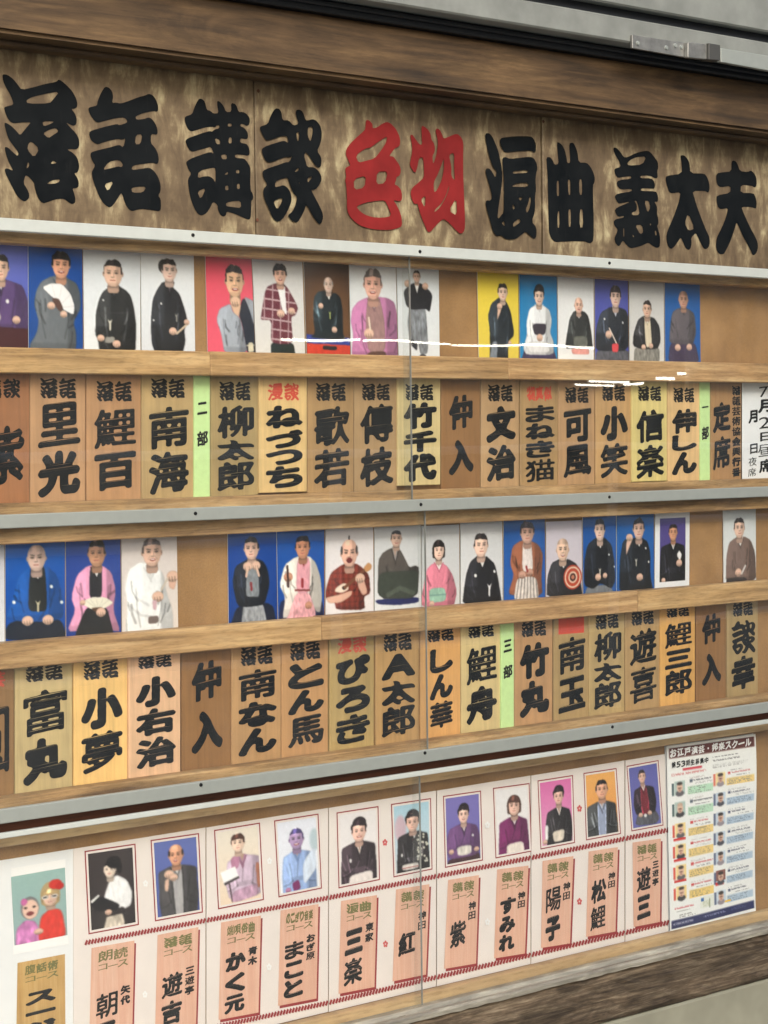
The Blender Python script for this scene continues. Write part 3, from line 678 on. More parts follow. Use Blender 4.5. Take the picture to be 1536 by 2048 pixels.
# weathered metal sill under the glass
def sillm(t, b):
    v = coords(t, (3, 8, 30)); n = noise(t, v, 3, 6, 0.65, 0.5)
    t.links.new(ramp(t, n, [(0.3, srgb(104, 100, 90)), (0.5, srgb(140, 136, 124)), (0.7, srgb(182, 178, 162))]), b.inputs['Base Color']); bump(t, b, n, 0.4, 0.002)
M_sill = mat('weathered sill', (0.3, 0.3, 0.27), 0.6, build=sillm)
V, F = [], []
NS = 140
rs = np.random.RandomState(5)
for i in range(NS+1):
    x = XL+(XR-XL)*i/NS; j1, j2 = rs.normal(0, .00025, 2)
    V += [(x, -.031, sl_t), (x, -.046, sl_t), (x, -.052, sl_t-.006), (x, -.088+j2, sl_b+.002+j1), (x, -.0925+j2, sl_b-.001+j1), (x, -.0925+j2, sl_b-.008+j1*2), (x, -.031, sl_b-.008)]
for i in range(NS):
    for k in range(6):
        a = i*7+k; F.append((a, a+1, a+8, a+7))
mesh('sill', V, F, M_sill, case)

# glass: real panes that reflect the street
def glassm():
    m = bpy.data.materials.new('sliding glass'); m.use_nodes = True; t = m.node_tree
    t.nodes.remove(t.nodes['Principled BSDF'])
    o = t.nodes['Material Output']
    tr = t.nodes.new('ShaderNodeBsdfTransparent'); tr.inputs[0].default_value = (.975, .985, .98, 1)
    gl = t.nodes.new('ShaderNodeBsdfGlossy'); gl.inputs['Roughness'].default_value = .011; gl.inputs[0].default_value = (1, 1, 1, 1)
    lw = t.nodes.new('ShaderNodeLayerWeight'); lw.inputs['Blend'].default_value = .5
    pw = t.nodes.new('ShaderNodeMath'); pw.operation = 'POWER'; pw.inputs[1].default_value = 5
    t.links.new(lw.outputs['Facing'], pw.inputs[0])
    ma = t.nodes.new('ShaderNodeMath'); ma.operation = 'MULTIPLY_ADD'; ma.inputs[1].default_value = .95; ma.inputs[2].default_value = .042
    t.links.new(pw.outputs[0], ma.inputs[0])
    mx = t.nodes.new('ShaderNodeMixShader')
    t.links.new(ma.outputs[0], mx.inputs[0]); t.links.new(tr.outputs[0], mx.inputs[1]); t.links.new(gl.outputs[0], mx.inputs[2])
    v = coords(t, (1.0, 1, 1.6)); n = noise(t, v, 4.0, 1, 0.4)
    bp = t.nodes.new('ShaderNodeBump'); bp.inputs['Strength'].default_value = 1.0; bp.inputs['Distance'].default_value = .0003
    t.links.new(n, bp.inputs['Height']); t.links.new(bp.outputs['Normal'], gl.inputs['Normal'])
    # thin uneven pale film that paints the hazy veil onto the glass
    df = t.nodes.new('ShaderNodeBsdfDiffuse'); df.inputs[0].default_value = (.8, .8, .78, 1)
    dn_ = noise(t, coords(t, (5, 1, 2.2), (3, 0, 1)), 1.6, 5, 0.65, 0.8)
    dr = t.nodes.new('ShaderNodeMapRange'); dr.inputs[1].default_value = .35; dr.inputs[2].default_value = .72; dr.inputs[3].default_value = .004; dr.inputs[4].default_value = .018
    t.links.new(dn_, dr.inputs[0])
    m2 = t.nodes.new('ShaderNodeMixShader')
    t.links.new(dr.outputs[0], m2.inputs[0]); t.links.new(mx.outputs[0], m2.inputs[1]); t.links.new(df.outputs[0], m2.inputs[2])
    t.links.new(m2.outputs[0], o.inputs['Surface'])
    return m
M_glass = glassm()
M_edge = mat('glass edge', (0.22, 0.23, 0.22), 0.3)
def pane(name, x0, x1, zt, zb, d):
    p = box(name, x0, x1, zb, zt, d, d+.003, M_glass, case, bev=0)
    p['label'] = 'clear sliding pane with a darker cut edge'
    return p
xs = [(P(824, 780, .053).x, zz(464, 557, .05), zz(1029, 973, .05)), (P(854, 1200, .053).x, zz(1057, 994, .05), zz(1619, 1401, .05)), (P(844, 1780, .053).x, zz(1681, 1446, .05), sl_t+.004)]
for (xe, zt, zb) in xs:
    p1 = pane('pane', XL, xe, zt, zb, .0475)
    pane('pane', xe-.010, XR, zt, zb, .0415)
    box('pane_edge', xe+.0003, xe+.0012, zb, zt, .0470, .0508, M_edge, p1, bev=0)

# ------------------------------------------------------------------ lintel, fascia with shutter bracket, sill beam
lin_d = .105
z_lt, z_lb = zline(768, 52, 1536, 165, lin_d), zline(0, 68, 1536, 262, lin_d)
lint = tag(box('lintel_beam', XL-.6, XR+.6, z_lb, z_lt, -.012, lin_d, M_lintel, bev=.006, seg=2, origin=((XL+XR)/2, 0, z_lb)), 'dark brown stained wooden lintel beam above the painted title board', 'beam')
lip = box('lip', XL-.6, XR+.6, zz(72, 270, .06), zz(86, 284, .06), .0, .06, M_lintel, lint, bev=.004)
fas = tag(empty('shutter_fascia', ((XL+XR)/2, -.1, z_lt)), 'grey painted metal shutter fascia with black grooves above the lintel', 'fascia')
F0, F1 = XL-.6, XR+.6
z_f1 = zline(1088, 0, 1536, 78, .16); z_f2 = zline(1280, -8, 1536, 15, .16)
z_f1b = z_f1+.0
box('rubber_seal', F0, F1, z_lt+.001, z_seal_t+.004, -.01, .118, M_black, fas, bev=.003)
box('rubber_seal', F0, F1, z_lt+.010, z_lt+.018, .118, .126, M_black, fas, bev=.002)
box('band', F0, F1, z_seal_t, zline(1088, 6, 1536, 85, .16), .0, .16, M_fascia, fas, bev=.003)
box('groove', F0, F1, zline(1088, 6, 1536, 85, .16)+.0005, z_f1+.012, .0, .145, M_black, fas, bev=0)
box('band', F0, F1, z_f1+.0125, z_f1+.085, .0, .165, M_fascia, fas, bev=.003)
box('groove', F0, F1, z_f1+.0855, z_f1+.093, .0, .15, M_black, fas, bev=0)
box('band', F0, F1, z_f1+.0935, z_f1+.40, .0, .17, M_fascia, fas, bev=.003)
br = tag(empty('shutter_bracket', P(1352, 106, .16)), 'small zinc bracket plate with screws on the grey fascia', 'bracket')
quadbox('plate', [(1265, 69), (1385, 88), (1385, 117), (1265, 96)], .1603, .166, M_bracket, br, bev=.0006)
quadbox('catch', [(1376, 84), (1418, 88), (1418, 119), (1376, 115)], .1663, .176, M_bracket, br, bev=.001)
quadbox('catch', [(1418, 86), (1441, 90), (1441, 121), (1418, 119)], .1603, .182, mat('dark zinc', (0.09, 0.09, 0.085), .5, .4), br, bev=.001)
quadbox('track', [(1442, 96), (1640, 128), (1640, 160), (1442, 124)], .1603, .170, M_alum2, br, bev=.001)
for (sx, sy) in ((1277, 86), (1334, 95), (1352, 91), (1364, 94)):
    c = P(sx, sy, .168); n = 10; V = []
    for rr, dd in ((.0045, .166), (.0032, .1685)):
        for k in range(n): V.append((c.x+rr*math.cos(6.2832*k/n), -dd, c.z+rr*math.sin(6.2832*k/n)))
    mesh('screw', V, [tuple(range(n, 2*n))]+[(k, (k+1) % n, n+(k+1) % n, n+k) for k in range(n)], M_alum2, br)
V, F = [], []
zb_t = sl_b-.0085
NB, NV = 160, 9
for i in range(NB+1):
    x = XL-.6+(XR-XL+1.2)*i/NB
    for j in range(NV+1):
        V.append((x, -(.088+rs.normal(0, .0012)-(.006 if j in (0, NV) else 0)), zb_t+(z_beam_b-zb_t)*j/NV+(rs.normal(0, .0008))))
    V.append((x, -.012, z_beam_b)); V.append((x, -.012, zb_t))
W_ = NV+3
for i in range(NB):
    for j in range(W_):
        a = i*W_+j; b2 = i*W_+(j+1) % W_
        F.append((a, b2, b2+W_, a+W_))
tag(mesh('sill_beam', V, F, M_beam, origin=((XL+XR)/2, -.05, z_beam_b)), 'rough grimy wooden beam running below the notice case', 'beam')

# ------------------------------------------------------------------ painted title board
sign = tag(empty('title_board', ((XL+XR)/2, -D_TITLE/2, zz(440, 540, .02))), 'weathered gold wooden title board with big black and red painted characters', 'signboard')
xp = [XL, P(511, 310, D_TITLE).x, P(1085, 365, D_TITLE).x, XR]
zt_, zb_ = zz(82, 280, D_TITLE), zz(441, 541, D_TITLE)
for i, chars in enumerate(('落語講', '談色物浪', '曲義太夫')):
    dd = D_TITLE+(0, -.0016, 0)[i]
    pn = box('panel', xp[i]+.0016, xp[i+1]-.0016, zb_, zt_, .004, dd, M_gold, sign, bev=.0012)
    for ch in chars:
        V, F = TITLE[ch]
        mesh('painted_character', [(x, -(D_TITLE+.0009), z) for x, z in V], F, M_red if ch in '色物' else M_ink, pn)
    if i:
        for (sx, sy) in (((516, 182), (514, 440)) if i == 1 else ((1086, 243),)):
            c = P(sx, sy, dd); n = 8
            mesh('nail', [(c.x+.003*math.cos(6.2832*k/n), -dd-.001, c.z+.003*math.sin(6.2832*k/n)) for k in range(n)], [tuple(range(n))], M_groove, pn)

# ------------------------------------------------------------------ performer photographs
def T1(x): return 492+86*x/1536.0-7
def B1(x): return 691+34*x/1536.0+7
def T2(x): return 1090-72*x/1536.0-7
def B2(x): return 1281-122*x/1536.0+7
NXP, NYP = 68, 118
def newimg(A, seed): return Img(A, NXP, NYP, seed)
BL, GY = (24, 88, 176), (90, 94, 100)
def A1(g):
    g.bg((96, 108, 196), (86, 96, 180)); kimono(g, .5, .24, .12, (92, 70, 118), .36, .5, .46); head(g, .5, .24, .12)
    g.p([(0, .78), (1, .80), (1, 1), (0, 1)], (70, 36, 40), .1, .1, 0); g.e(.30, .70, .2, .08, (210, 205, 190)); hand(g, .78, .72, .05); g.e(.62, .55, .03, .02, WH)
def A2(g):
    g.bg((16, 72, 156), (28, 78, 150)); kimono(g, .58, .19, .13, (98, 104, 110), .36, .44, .40, collar=(120, 124, 130), bx=.52); head(g, .60, .18, .125, (222, 168, 140), style='bushy', smile=1)
    pts2 = [(.25, .38), (.42, .335), (.63, .35), (.78, .46), (.85, .58), (.82, .67), (.61, .62), (.55, .52), (.42, .49)]
    g.p(pts2, (240, 240, 242), .03, 0, 0, 1); g.p([(.40, .50), (.55, .50), (.64, .63), (.56, .68), (.40, .60)], (92, 68, 60)); hand(g, .39, .58, .058); hand(g, .62, .69, .055)
def A3(g):
    g.bg((214, 220, 228), (228, 231, 234)); kimono(g, .5, .25, .125, (40, 41, 42), .30, .37, .32, bx=.55, collar=(70, 70, 72)); head(g, .5, .25, .125); cord(g, .44, .73, .05); hand(g, .29, .89, .05); hand(g, .58, .90, .055); g.p([(.38, .85), (.56, .85), (.55, .92), (.36, .93)], (150, 148, 142), .1, 0, 1, 1)
def A4(g):
    g.bg((226, 230, 235), (216, 220, 226)); kimono(g, .5, .21, .115, (32, 33, 36), .27, .34, .26, bx=.52, collar=(60, 58, 60)); head(g, .52, .20, .11, (218, 186, 170), style='side', tilt=.2); g.e(.42, .12, .09, .05, HB); cord(g, .63, .65, .04); hand(g, .55, .80, .05); g.p([(.55, .83), (.86, .70), (.87, .72), (.58, .86)], (214, 190, 160), 0, 0, 0, 1); hand(g, .84, .74, .04); g.e(.36, .52, .018, .02, WH)
def A5(g):
    g.bg((226, 84, 104), (232, 96, 118)); kimono(g, .60, .24, .165, (166, 172, 182), .52, .60, .46, bx=.72, inner=(34, 36, 44), sy=.44, iw=.42); head(g, .58, .23, .165, style='short', smile=1)
    g.p([(.52, .46), (.70, .44), (.68, .70), (.56, .68)], SK, .2, 0); hand(g, .58, .45, .075); g.p([(.2, .55), (.5, .48), (.62, .72), (.72, 1.03), (.3, 1.03), (.2, .72)], (170, 176, 186), .25, .2); g.e(.90, .86, .07, .03, (226, 218, 190)); g.p([(.86, .86), (.94, .86), (.97, 1), (.85, 1)], (216, 208, 180), .1, .1)
def A6(g):
    g.bg((208, 208, 210), (222, 220, 216)); j = [(.12, .62), (.24, .31), (.44, .26), (.64, .27), (.88, .50), (.82, .58), (.72, .60), (.75, .88), (.30, .88), (.33, .64), (.13, .64)]
    g.p([(.30, .86), (.76, .86), (.80, 1.03), (.30, 1.03)], (34, 44, 40)); g.p(j, (104, 44, 56), .3, .1)
    m = g.inside(j)
    for k in range(6): g.put(m & (abs(g.V-.34-.1*k-.06*(g.U-.5)) < .008), (190, 168, 170), 0, 0, 1)
    for k in range(4): g.put(m & (abs(g.U-.2-.16*k+.08*(g.V-.5)) < .012), (176, 150, 154), 0, 0, 1)
    g.p([(.46, .27), (.62, .27), (.64, .58), (.56, .56)], (236, 236, 238), .1, 0, 0, 1); g.e(.54, .285, .08, .022, HB); head(g, .53, .17, .105, (224, 180, 158), style='bushy', smile=1); hand(g, .52, .57, .055); hand(g, .74, .54, .05)
def A7(g):
    g.bg((84, 62, 48), (132, 88, 50), .3); g.p([(0, .88), (1, .90), (1, 1.03), (0, 1.03)], (196, 60, 44), .05, .1, 0); g.p([(.02, .83), (.98, .86), (1, .91), (0, .90)], (44, 60, 150), .05, .1, 0)
    kimono(g, .52, .24, .095, (34, 38, 42), .24, .34, .36, by=.86, bx=.5); head(g, .52, .21, .095, (206, 176, 160), (140, 138, 138), 'thin'); cord(g, .52, .55, .045, (190, 200, 110)); hand(g, .34, .45, .045); hand(g, .62, .72, .045); g.e(.58, .93, .09, .025, (40, 34, 36))
def A8(g):
    g.bg((216, 220, 224), (222, 224, 226)); kimono(g, .5, .22, .165, (188, 120, 168), .44, .52, .46, inner=(158, 122, 124), sy=.40, iw=.36, collar=(150, 150, 158)); head(g, .5, .20, .16, (212, 160, 140), (70, 62, 60), 'short', 1); hand(g, .37, .74, .07); g.p([(.36, .55), (.41, .55), (.43, .72), (.39, .72)], (228, 212, 190), 0, 0, 0, 1)
def A9(g):
    g.bg((218, 224, 230), (224, 227, 230)); g.p([(.28, .42), (.66, .42), (.72, .94), (.52, .96), (.46, .80), (.28, .86), (.22, .62)], (122, 126, 132), .25, .5); g.p([(.14, .28), (.36, .19), (.58, .19), (.84, .30), (.76, .50), (.66, .46), (.34, .48), (.20, .44)], (38, 38, 42), .25, .1)
    hand(g, .24, .20, .05); hand(g, .66, .22, .05); g.p([(.40, .19), (.52, .19), (.46, .30)], WH, 0, 0, 0, 1); head(g, .46, .12, .065, style='short'); g.p([(.3, .78), (.46, .84), (.44, .92), (.3, .86)], (46, 46, 52)); g.e(.58, .97, .08, .02, (60, 60, 66))
def A10(g):
    g.bg((232, 206, 60), (222, 196, 70)); kimono(g, .58, .22, .11, (36, 40, 44), .28, .32, .24, bx=.52, collar=(90, 92, 96)); head(g, .60, .20, .11, (214, 180, 160), tilt=.15); g.p([(.44, .40), (.56, .28), (.60, .36), (.50, .58)], SK, .2, 0); hand(g, .53, .36, .05); g.p([(.33, .85), (.50, .80), (.46, 1.03), (.28, 1.03)], (112, 118, 128), .2, .3); hand(g, .78, .82, .04)
def A11(g):
    g.bg((38, 118, 176), (34, 132, 188)); g.p([(.02, 1.03), (.2, .82), (.8, .82), (.98, 1.03)], (66, 58, 86)); kimono(g, .5, .23, .105, (226, 228, 232), .26, .36, .40, by=.92); g.p([(.36, .58), (.66, .58), (.64, .70), (.40, .70)], (58, 52, 62)); head(g, .5, .23, .105, (226, 192, 172), style='updo', smile=1); g.e(.52, .84, .28, .09, (224, 224, 226), .3, .1); hand(g, .50, .74, .06)
def A12(g):
    g.bg((222, 224, 228), (234, 234, 234)); kimono(g, .52, .34, .10, (40, 42, 42), .24, .34, .36, by=.88, bx=.54); head(g, .54, .33, .10, (216, 170, 148), style='bald', smile=1); g.p([(.42, .68), (.72, .68), (.74, .84), (.42, .84)], (98, 100, 94), .2, .3); g.p([(.34, .86), (.84, .86), (.86, .96), (.36, .95)], (222, 150, 140), .2, .2)
def A13(g):
    g.bg((78, 84, 168), (66, 74, 160)); kimono(g, .56, .22, .13, (40, 42, 50), .40, .48, .44, bx=.5, by=.90); head(g, .57, .20, .125, (220, 184, 168), (44, 36, 36), 'bushy'); hand(g, .36, .66, .06); g.p([(.36, .57), (.40, .57), (.62, .84), (.56, .86)], (224, 206, 190), 0, 0, 0, 1); g.p([(.44, .78), (.70, .78), (.66, .90), (.46, .90)], (214, 70, 74)); g.p([(.02, .90), (.98, .90), (.98, 1.03), (.02, 1.03)], (84, 84, 92), .1, .3); g.e(.78, .5, .025, .012, WH); g.e(.28, .48, .025, .012, WH)
def A14(g):
    g.bg((196, 196, 198), (214, 212, 208)); kimono(g, .5, .34, .095, (40, 40, 42), .30, .38, .34, inner=(214, 202, 176), by=.88, iw=.34); head(g, .5, .33, .095, (214, 172, 148)); g.p([(.18, .87), (.82, .87), (.84, 1.03), (.16, 1.03)], (132, 132, 130), .2, .4); hand(g, .42, .82, .045); hand(g, .60, .80, .045)
def A15(g):
    g.bg((20, 92, 168), (30, 84, 156)); kimono(g, .52, .21, .10, (92, 86, 92), .32, .38, .36, bx=.48, by=.94, collar=(60, 56, 62)); head(g, .52, .20, .105, (204, 156, 132), style='shaved'); g.p([(.1, .84), (.92, .82), (.98, 1.03), (.04, 1.03)], (62, 50, 74), .2, .2); hand(g, .34, .82, .05); hand(g, .66, .82, .05)
def B1_(g):
    g.bg((196, 198, 210), (226, 228, 232)); g.p([(.2, .35), (.8, .3), (.8, 1.03), (.2, 1.03)], (110, 112, 120))
def B2_(g):
    g.bg((14, 92, 184), (10, 70, 158)); g.p([(0, .88), (1, .82), (1, 1.03), (0, 1.03)], (22, 28, 44), .1, .1); kimono(g, .52, .17, .125, (24, 84, 170), .40, .48, .46, inner=(28, 32, 34), by=.84, bx=.50, iw=.34, sy=.33); head(g, .52, .16, .125, (206, 172, 158), style='shaved'); cord(g, .55, .63, .06, (214, 206, 170)); hand(g, .38, .81, .06); hand(g, .70, .80, .06); g.e(.80, .42, .02, .02, WH); g.e(.14, .62, .02, .02, WH); g.e(.92, .61, .02, .02, WH)
def B3_(g):
    g.bg((36, 74, 160), (26, 60, 140)); g.p([(.2, .70), (.75, .70), (.85, 1.03), (.1, 1.03)], (26, 28, 32)); kimono(g, .57, .18, .115, (226, 158, 196), .40, .44, .38, inner=(32, 32, 36), by=.97, bx=.53, iw=.34); g.p([(.36, .72), (.74, .72), (.80, 1.03), (.2, 1.03)], (28, 30, 34)); head(g, .58, .17, .115, (190, 142, 112), style='short')
    fan = [(.55, .80)]
    for k in range(13):
        a = rad(-172+k*13.6); fan.append((.56+.30*math.cos(a), .775+.155*math.sin(a)))
    g.p(fan, (232, 226, 206), .05, .1, 0, 1); g.e(.56, .755, .10, .04, (92, 68, 50)); hand(g, .64, .80, .05)
def B4_(g):
    g.bg((212, 204, 204), (224, 214, 206)); kimono(g, .50, .17, .14, (232, 232, 232), .40, .46, .46, bx=.46, collar=(214, 212, 212), band=(206, 208, 212)); head(g, .52, .15, .135, (218, 176, 154), (78, 66, 62), 'short', 1); hand(g, .90, .42, .075); g.p([(.84, .48), (.92, .48), (.90, .58), (.82, .56)], SK); hand(g, .62, .64, .06); g.p([(.68, .60), (.80, .46), (.82, .47), (.70, .62)], (200, 186, 168), 0, 0, 0, 1); g.p([(.46, .86), (.64, .85), (.64, .93), (.46, .93)], (112, 98, 94)); g.p([(.52, .70), (.58, .70), (.56, .82), (.52, .80)], (204, 168, 180))
def B5_(g):
    g.bg((14, 74, 164), (16, 62, 140)); g.p([(.1, 1.03), (.3, .76), (.72, .76), (.96, 1.03)], (28, 32, 44)); kimono(g, .48, .20, .115, (22, 24, 30), .36, .40, .30, inner=(126, 130, 136), by=.86, iw=.36); g.p([(.34, .76), (.66, .76), (.80, 1.03), (.26, 1.03)], (148, 150, 156), .3, .3); head(g, .48, .19, .115, (208, 168, 150)); hand(g, .41, .39, .055); hand(g, .56, .38, .055); g.p([(.45, .57), (.51, .57), (.50, .68), (.46, .68)], (130, 30, 36))
def B6_(g):
    g.bg((16, 88, 178), (14, 74, 160)); kimono(g, .53, .21, .12, (226, 218, 212), .38, .44, .40, inner=(226, 160, 168), bx=.5, iw=.40, band=(216, 150, 160), collar=(150, 40, 46)); head(g, .53, .20, .12, (190, 132, 104)); g.p([(.22, .78), (.66, .76), (.74, 1.03), (.14, 1.03)], (222, 164, 172), .2, .3); hand(g, .24, .60, .06); g.p([(.21, .45), (.26, .45), (.26, .76), (.22, .76)], (56, 30, 28), 0, 0, 0, 1); g.p([(.47, .62), (.56, .62), (.54, .72), (.48, .72)], (150, 40, 44)); hand(g, .62, .86, .05)
def B7_(g):
    g.bg((226, 220, 222), (236, 230, 230)); kimono(g, .49, .31, .15, (124, 52, 40), .40, .48, .34, sy=.52, ey=.72, collar=(200, 150, 130)); g.F = -g.F; head(g, .49, .28, .14, (222, 168, 146), (40, 34, 34), 'knot', 1); g.e(.49, .385, .055, .025, (120, 40, 40)); g.p([(.06, .80), (.50, .74), (.56, .84), (.1, .90)], (214, 164, 140))
    g.e(.34, .72, .16, .075, (226, 206, 184), .2, 0, -.5); g.e(.38, .70, .05, .03, (60, 44, 36)); g.p([(.42, .70), (.84, .50), (.87, .54), (.46, .75)], (112, 70, 46), .1, 0, 0, 1); g.p([(.82, .50), (.95, .42), (.99, .48), (.86, .57)], (196, 140, 88)); hand(g, .74, .58, .07); g.p([(.68, .60), (.80, .62), (.92, .82), (.82, .86)], (190, 140, 118))
def B8_(g):
    g.bg((206, 208, 212), (228, 230, 230)); g.p([(.0, .88), (.96, .86), (.98, .96), (.5, .99), (.04, .96)], (30, 36, 84)); kimono(g, .42, .19, .09, (74, 70, 68), .30, .34, .38, by=.90, bx=.40, collar=(100, 96, 96)); g.p([(.06, .56), (.62, .54), (.94, .48), (.98, .60), (.92, .90), (.08, .90)], (54, 58, 52), .2, .25); head(g, .45, .16, .09, (196, 160, 140), style='short', smile=1)
def B9_(g):
    g.bg((200, 202, 206), (214, 214, 214)); kimono(g, .47, .32, .115, (214, 128, 150), .34, .46, .44, bx=.44, band=(196, 110, 132)); g.p([(.2, .76), (.64, .76), (.66, .96), (.2, .97)], (142, 186, 164), .1, .2); g.F = -g.F; head(g, .47, .28, .115, (226, 188, 168), style='bob'); hand(g, .3, .98, .05)
def B10_(g):
    g.bg((204, 206, 210), (226, 226, 228)); kimono(g, .47, .31, .125, (28, 28, 32), .32, .40, .44, bx=.48); head(g, .47, .28, .12, (224, 184, 164)); cord(g, .62, .80, .06, (236, 236, 236)); g.e(.32, .68, .025, .02, WH); g.e(.74, .62, .022, .02, WH)
def B11_(g):
    g.bg((28, 84, 158), (30, 88, 170)); kimono(g, .56, .20, .12, (148, 92, 66), .36, .40, .40, inner=(212, 200, 196), bx=.52, iw=.34); head(g, .56, .19, .12, (204, 160, 140), (52, 40, 38), 'bushy'); g.p([(.32, .76), (.80, .76), (.86, 1.03), (.24, 1.03)], (218, 206, 198), .15, .5); hand(g, .46, .74, .06); hand(g, .62, .72, .055)
    for k in range(5): g.put(g.inside([(.30, .78), (.82, .78), (.86, 1.03), (.26, 1.03)], 0) & (abs(g.U-.36-.1*k) < .012), (128, 116, 112), 0, 0, 1)
def B12_(g):
    g.bg((196, 190, 204), (206, 198, 206)); kimono(g, .46, .34, .15, (36, 36, 40), .40, .48, .46, bx=.46); head(g, .45, .30, .15, (216, 178, 152), style='shaved', smile=1)
    for rr, c in ((.27, (178, 66, 44)), (.235, (226, 200, 176)), (.20, (186, 74, 50)), (.13, (222, 190, 166)), (.09, (70, 36, 34)), (.045, (190, 120, 90))): g.e(.74, .74, rr, rr*g.A*1.0, c, .05, 0, 0, 1)
def B13_(g):
    g.bg((18, 84, 162), (26, 78, 150)); g.p([(0, 1.03), (.1, .90), (.9, .88), (1, 1.03)], (112, 116, 122)); kimono(g, .52, .19, .125, (24, 26, 32), .40, .46, .44, by=.93, bx=.5); head(g, .52, .17, .125, (222, 188, 170)); cord(g, .50, .70, .05); hand(g, .44, .79, .055); hand(g, .66, .78, .05); g.e(.76, .50, .02, .02, WH); g.e(.94, .66, .02, .02, WH)
def B14_(g):
    g.bg((22, 92, 168), (24, 84, 160)); kimono(g, .57, .20, .115, (28, 30, 36), .40, .44, .44, bx=.5); head(g, .58, .19, .115, (206, 168, 150)); g.p([(.22, .36), (.36, .26), (.44, .34), (.30, .52)], SK, .2); hand(g, .36, .30, .055); cord(g, .50, .62, .05); hand(g, .62, .84, .055); g.e(.76, .46, .02, .02, WH); g.e(.84, .64, .02, .02, WH)
def B15_(g):
    g.bg((232, 234, 238)); c0 = g.c.copy(); g2 = newimg(g.A, 99); g2.bg((84, 72, 140), (76, 66, 132)); kimono(g2, .50, .32, .10, (26, 26, 30), .30, .34, .36, bx=.50, by=.92); head(g2, .50, .28, .10, (196, 144, 112)); g2.p([(.60, .56), (.68, .50), (.76, .56), (.70, .64)], (236, 236, 236)); hand(g2, .68, .66, .06); hand(g2, .24, .86, .04)
    m = (g.U > .13) & (g.U < .87) & (g.V > .10) & (g.V < .88); g.c[m] = g2.c[m]
def B16_(g):
    g.bg((206, 212, 214), (220, 222, 224)); kimono(g, .48, .26, .125, (112, 92, 84), .36, .42, .44, bx=.5, band=(84, 68, 62)); head(g, .47, .24, .12, (220, 182, 160)); hand(g, .44, .88, .06); g.p([(.52, .86), (.64, .76), (.70, .78), (.56, .94)], (200, 198, 196), .1, 0, 1, 1); g.p([(.30, .94), (.7, .94), (.7, 1.03), (.3, 1.03)], (48, 44, 44))


class Tr:
    """figure outlines measured on the photo: crop origin, crop scale, print's left and right edge, tier"""
    def __init__(s, g, zx, zy, k, xa, xb, tier):
        s.g, s.zx, s.zy, s.k, s.xa, s.xb = g, zx, zy, k, xa, xb
        s.T, s.B = (T1, B1) if tier == 1 else (T2, B2)
    def q(s, x, y):
        px, py = s.zx+x/s.k, s.zy+y/s.k
        return ((px-s.xa)/(s.xb-s.xa), (py-s.T(px))/(s.B(px)-s.T(px)))
    def pts(s, L): return [s.q(*p) for p in L]
    def hh(s, h): return h/s.k/(s.B((s.xa+s.xb)/2)-s.T((s.xa+s.xb)/2))
    def head(s, x, y, h, *a, **kw): head(s.g, *s.q(x, y), s.hh(h), *a, **kw)
    def hand(s, x, y, h=22, *a): hand(s.g, *s.q(x, y), s.hh(h), *a)
    def cord(s, x, y, h=22, c=(226, 222, 206)): cord(s.g, *s.q(x, y), s.hh(h), c)
    def p(s, L, col, *a, **kw): s.g.p(s.pts(L), col, *a, **kw)
    def line(s, L, h, col): s.g.put(stroke(s.g, s.pts(L), s.hh(h)), col, 0, 0, 1)
    def dot(s, x, y, h=6, c=WH): s.line([(x, y), (x+1, y+2)], h, c)
    def fold(s, L, h, k, m=None):
        mm = stroke(s.g, s.pts(L), s.hh(h)); tint(s.g, mm if m is None else mm & m, k, 2)
    def robe(s, L, col, n=9):
        """cloth with its own soft light and creases"""
        g = s.g; P_ = s.pts(L); m = g.inside(P_, 1); dark = sum(col) < 210
        g.put(m, col, .20, .06, 2)
        u0_, u1_ = min(p[0] for p in P_), max(p[0] for p in P_); v0_, v1_ = min(p[1] for p in P_), max(p[1] for p in P_)
        uc = (u0_+u1_)/2; w = u1_-u0_; hgt = v1_-v0_
        tint(g, m & (g.U > uc+w*.24), .80, 7); tint(g, m & (g.U < uc-w*.14) & (g.V < v0_+hgt*.6), 1.5 if dark else 1.06, 8)
        tint(g, m & (g.V > v1_-hgt*.14), .88, 6)
        for k in range(n):
            a = g.rs.rand(6); sx = -1 if k % 2 else 1
            x_ = uc+sx*w*(.14+.34*a[0]); y_ = v0_+hgt*(.22+.5*a[1]); L_ = hgt*(.10+.18*a[2])
            tint(g, stroke(g, [(x_, y_), (x_-sx*w*.03*a[3], y_+L_*.5), (x_-sx*w*.14*a[4], y_+L_)], .006+.007*a[5]) & m, ((1.55 if dark else 1.07) if k % 3 == 0 else (.72 if not dark else .7)), 2)
        # inner edges of the sleeves
        for sx in (-1, 1):
            tint(g, stroke(g, [(uc+sx*w*.27, v0_+hgt*.32), (uc+sx*w*.25, v0_+hgt*.58), (uc+sx*w*.18, v0_+hgt*.80)], .008) & m, 1.7 if dark else .80, 2)
        return m
    def neck(s, x, y, w, d, col, collar=WH, skin=SK):
        """crossed collar below the chin at x,y"""
        s.p([(x-w*.8, y-d*.2), (x+w*.8, y-d*.2), (x+w*.1, y+d)], collar, .05, 0, n=0, k=1)
        s.p([(x-w*.5, y-d*.3), (x+w*.5, y-d*.3), (x, y+d*.55)], sc_(skin, .82), .05, 0, n=0, k=1)
        s.line([(x-w, y), (x+w*.2, y+d*1.15)], w*.13, col); s.line([(x+w, y), (x, y+d*1.1)], w*.13, col)
Z1, Z4_, Z5_, Z2_, Z3_, Z6_ = (0, 490, 2.954), (400, 500, 2.954), (900, 500, 2.415), (0, 960, 2.0), (430, 1020, 2.603), (960, 1000, 2.667)
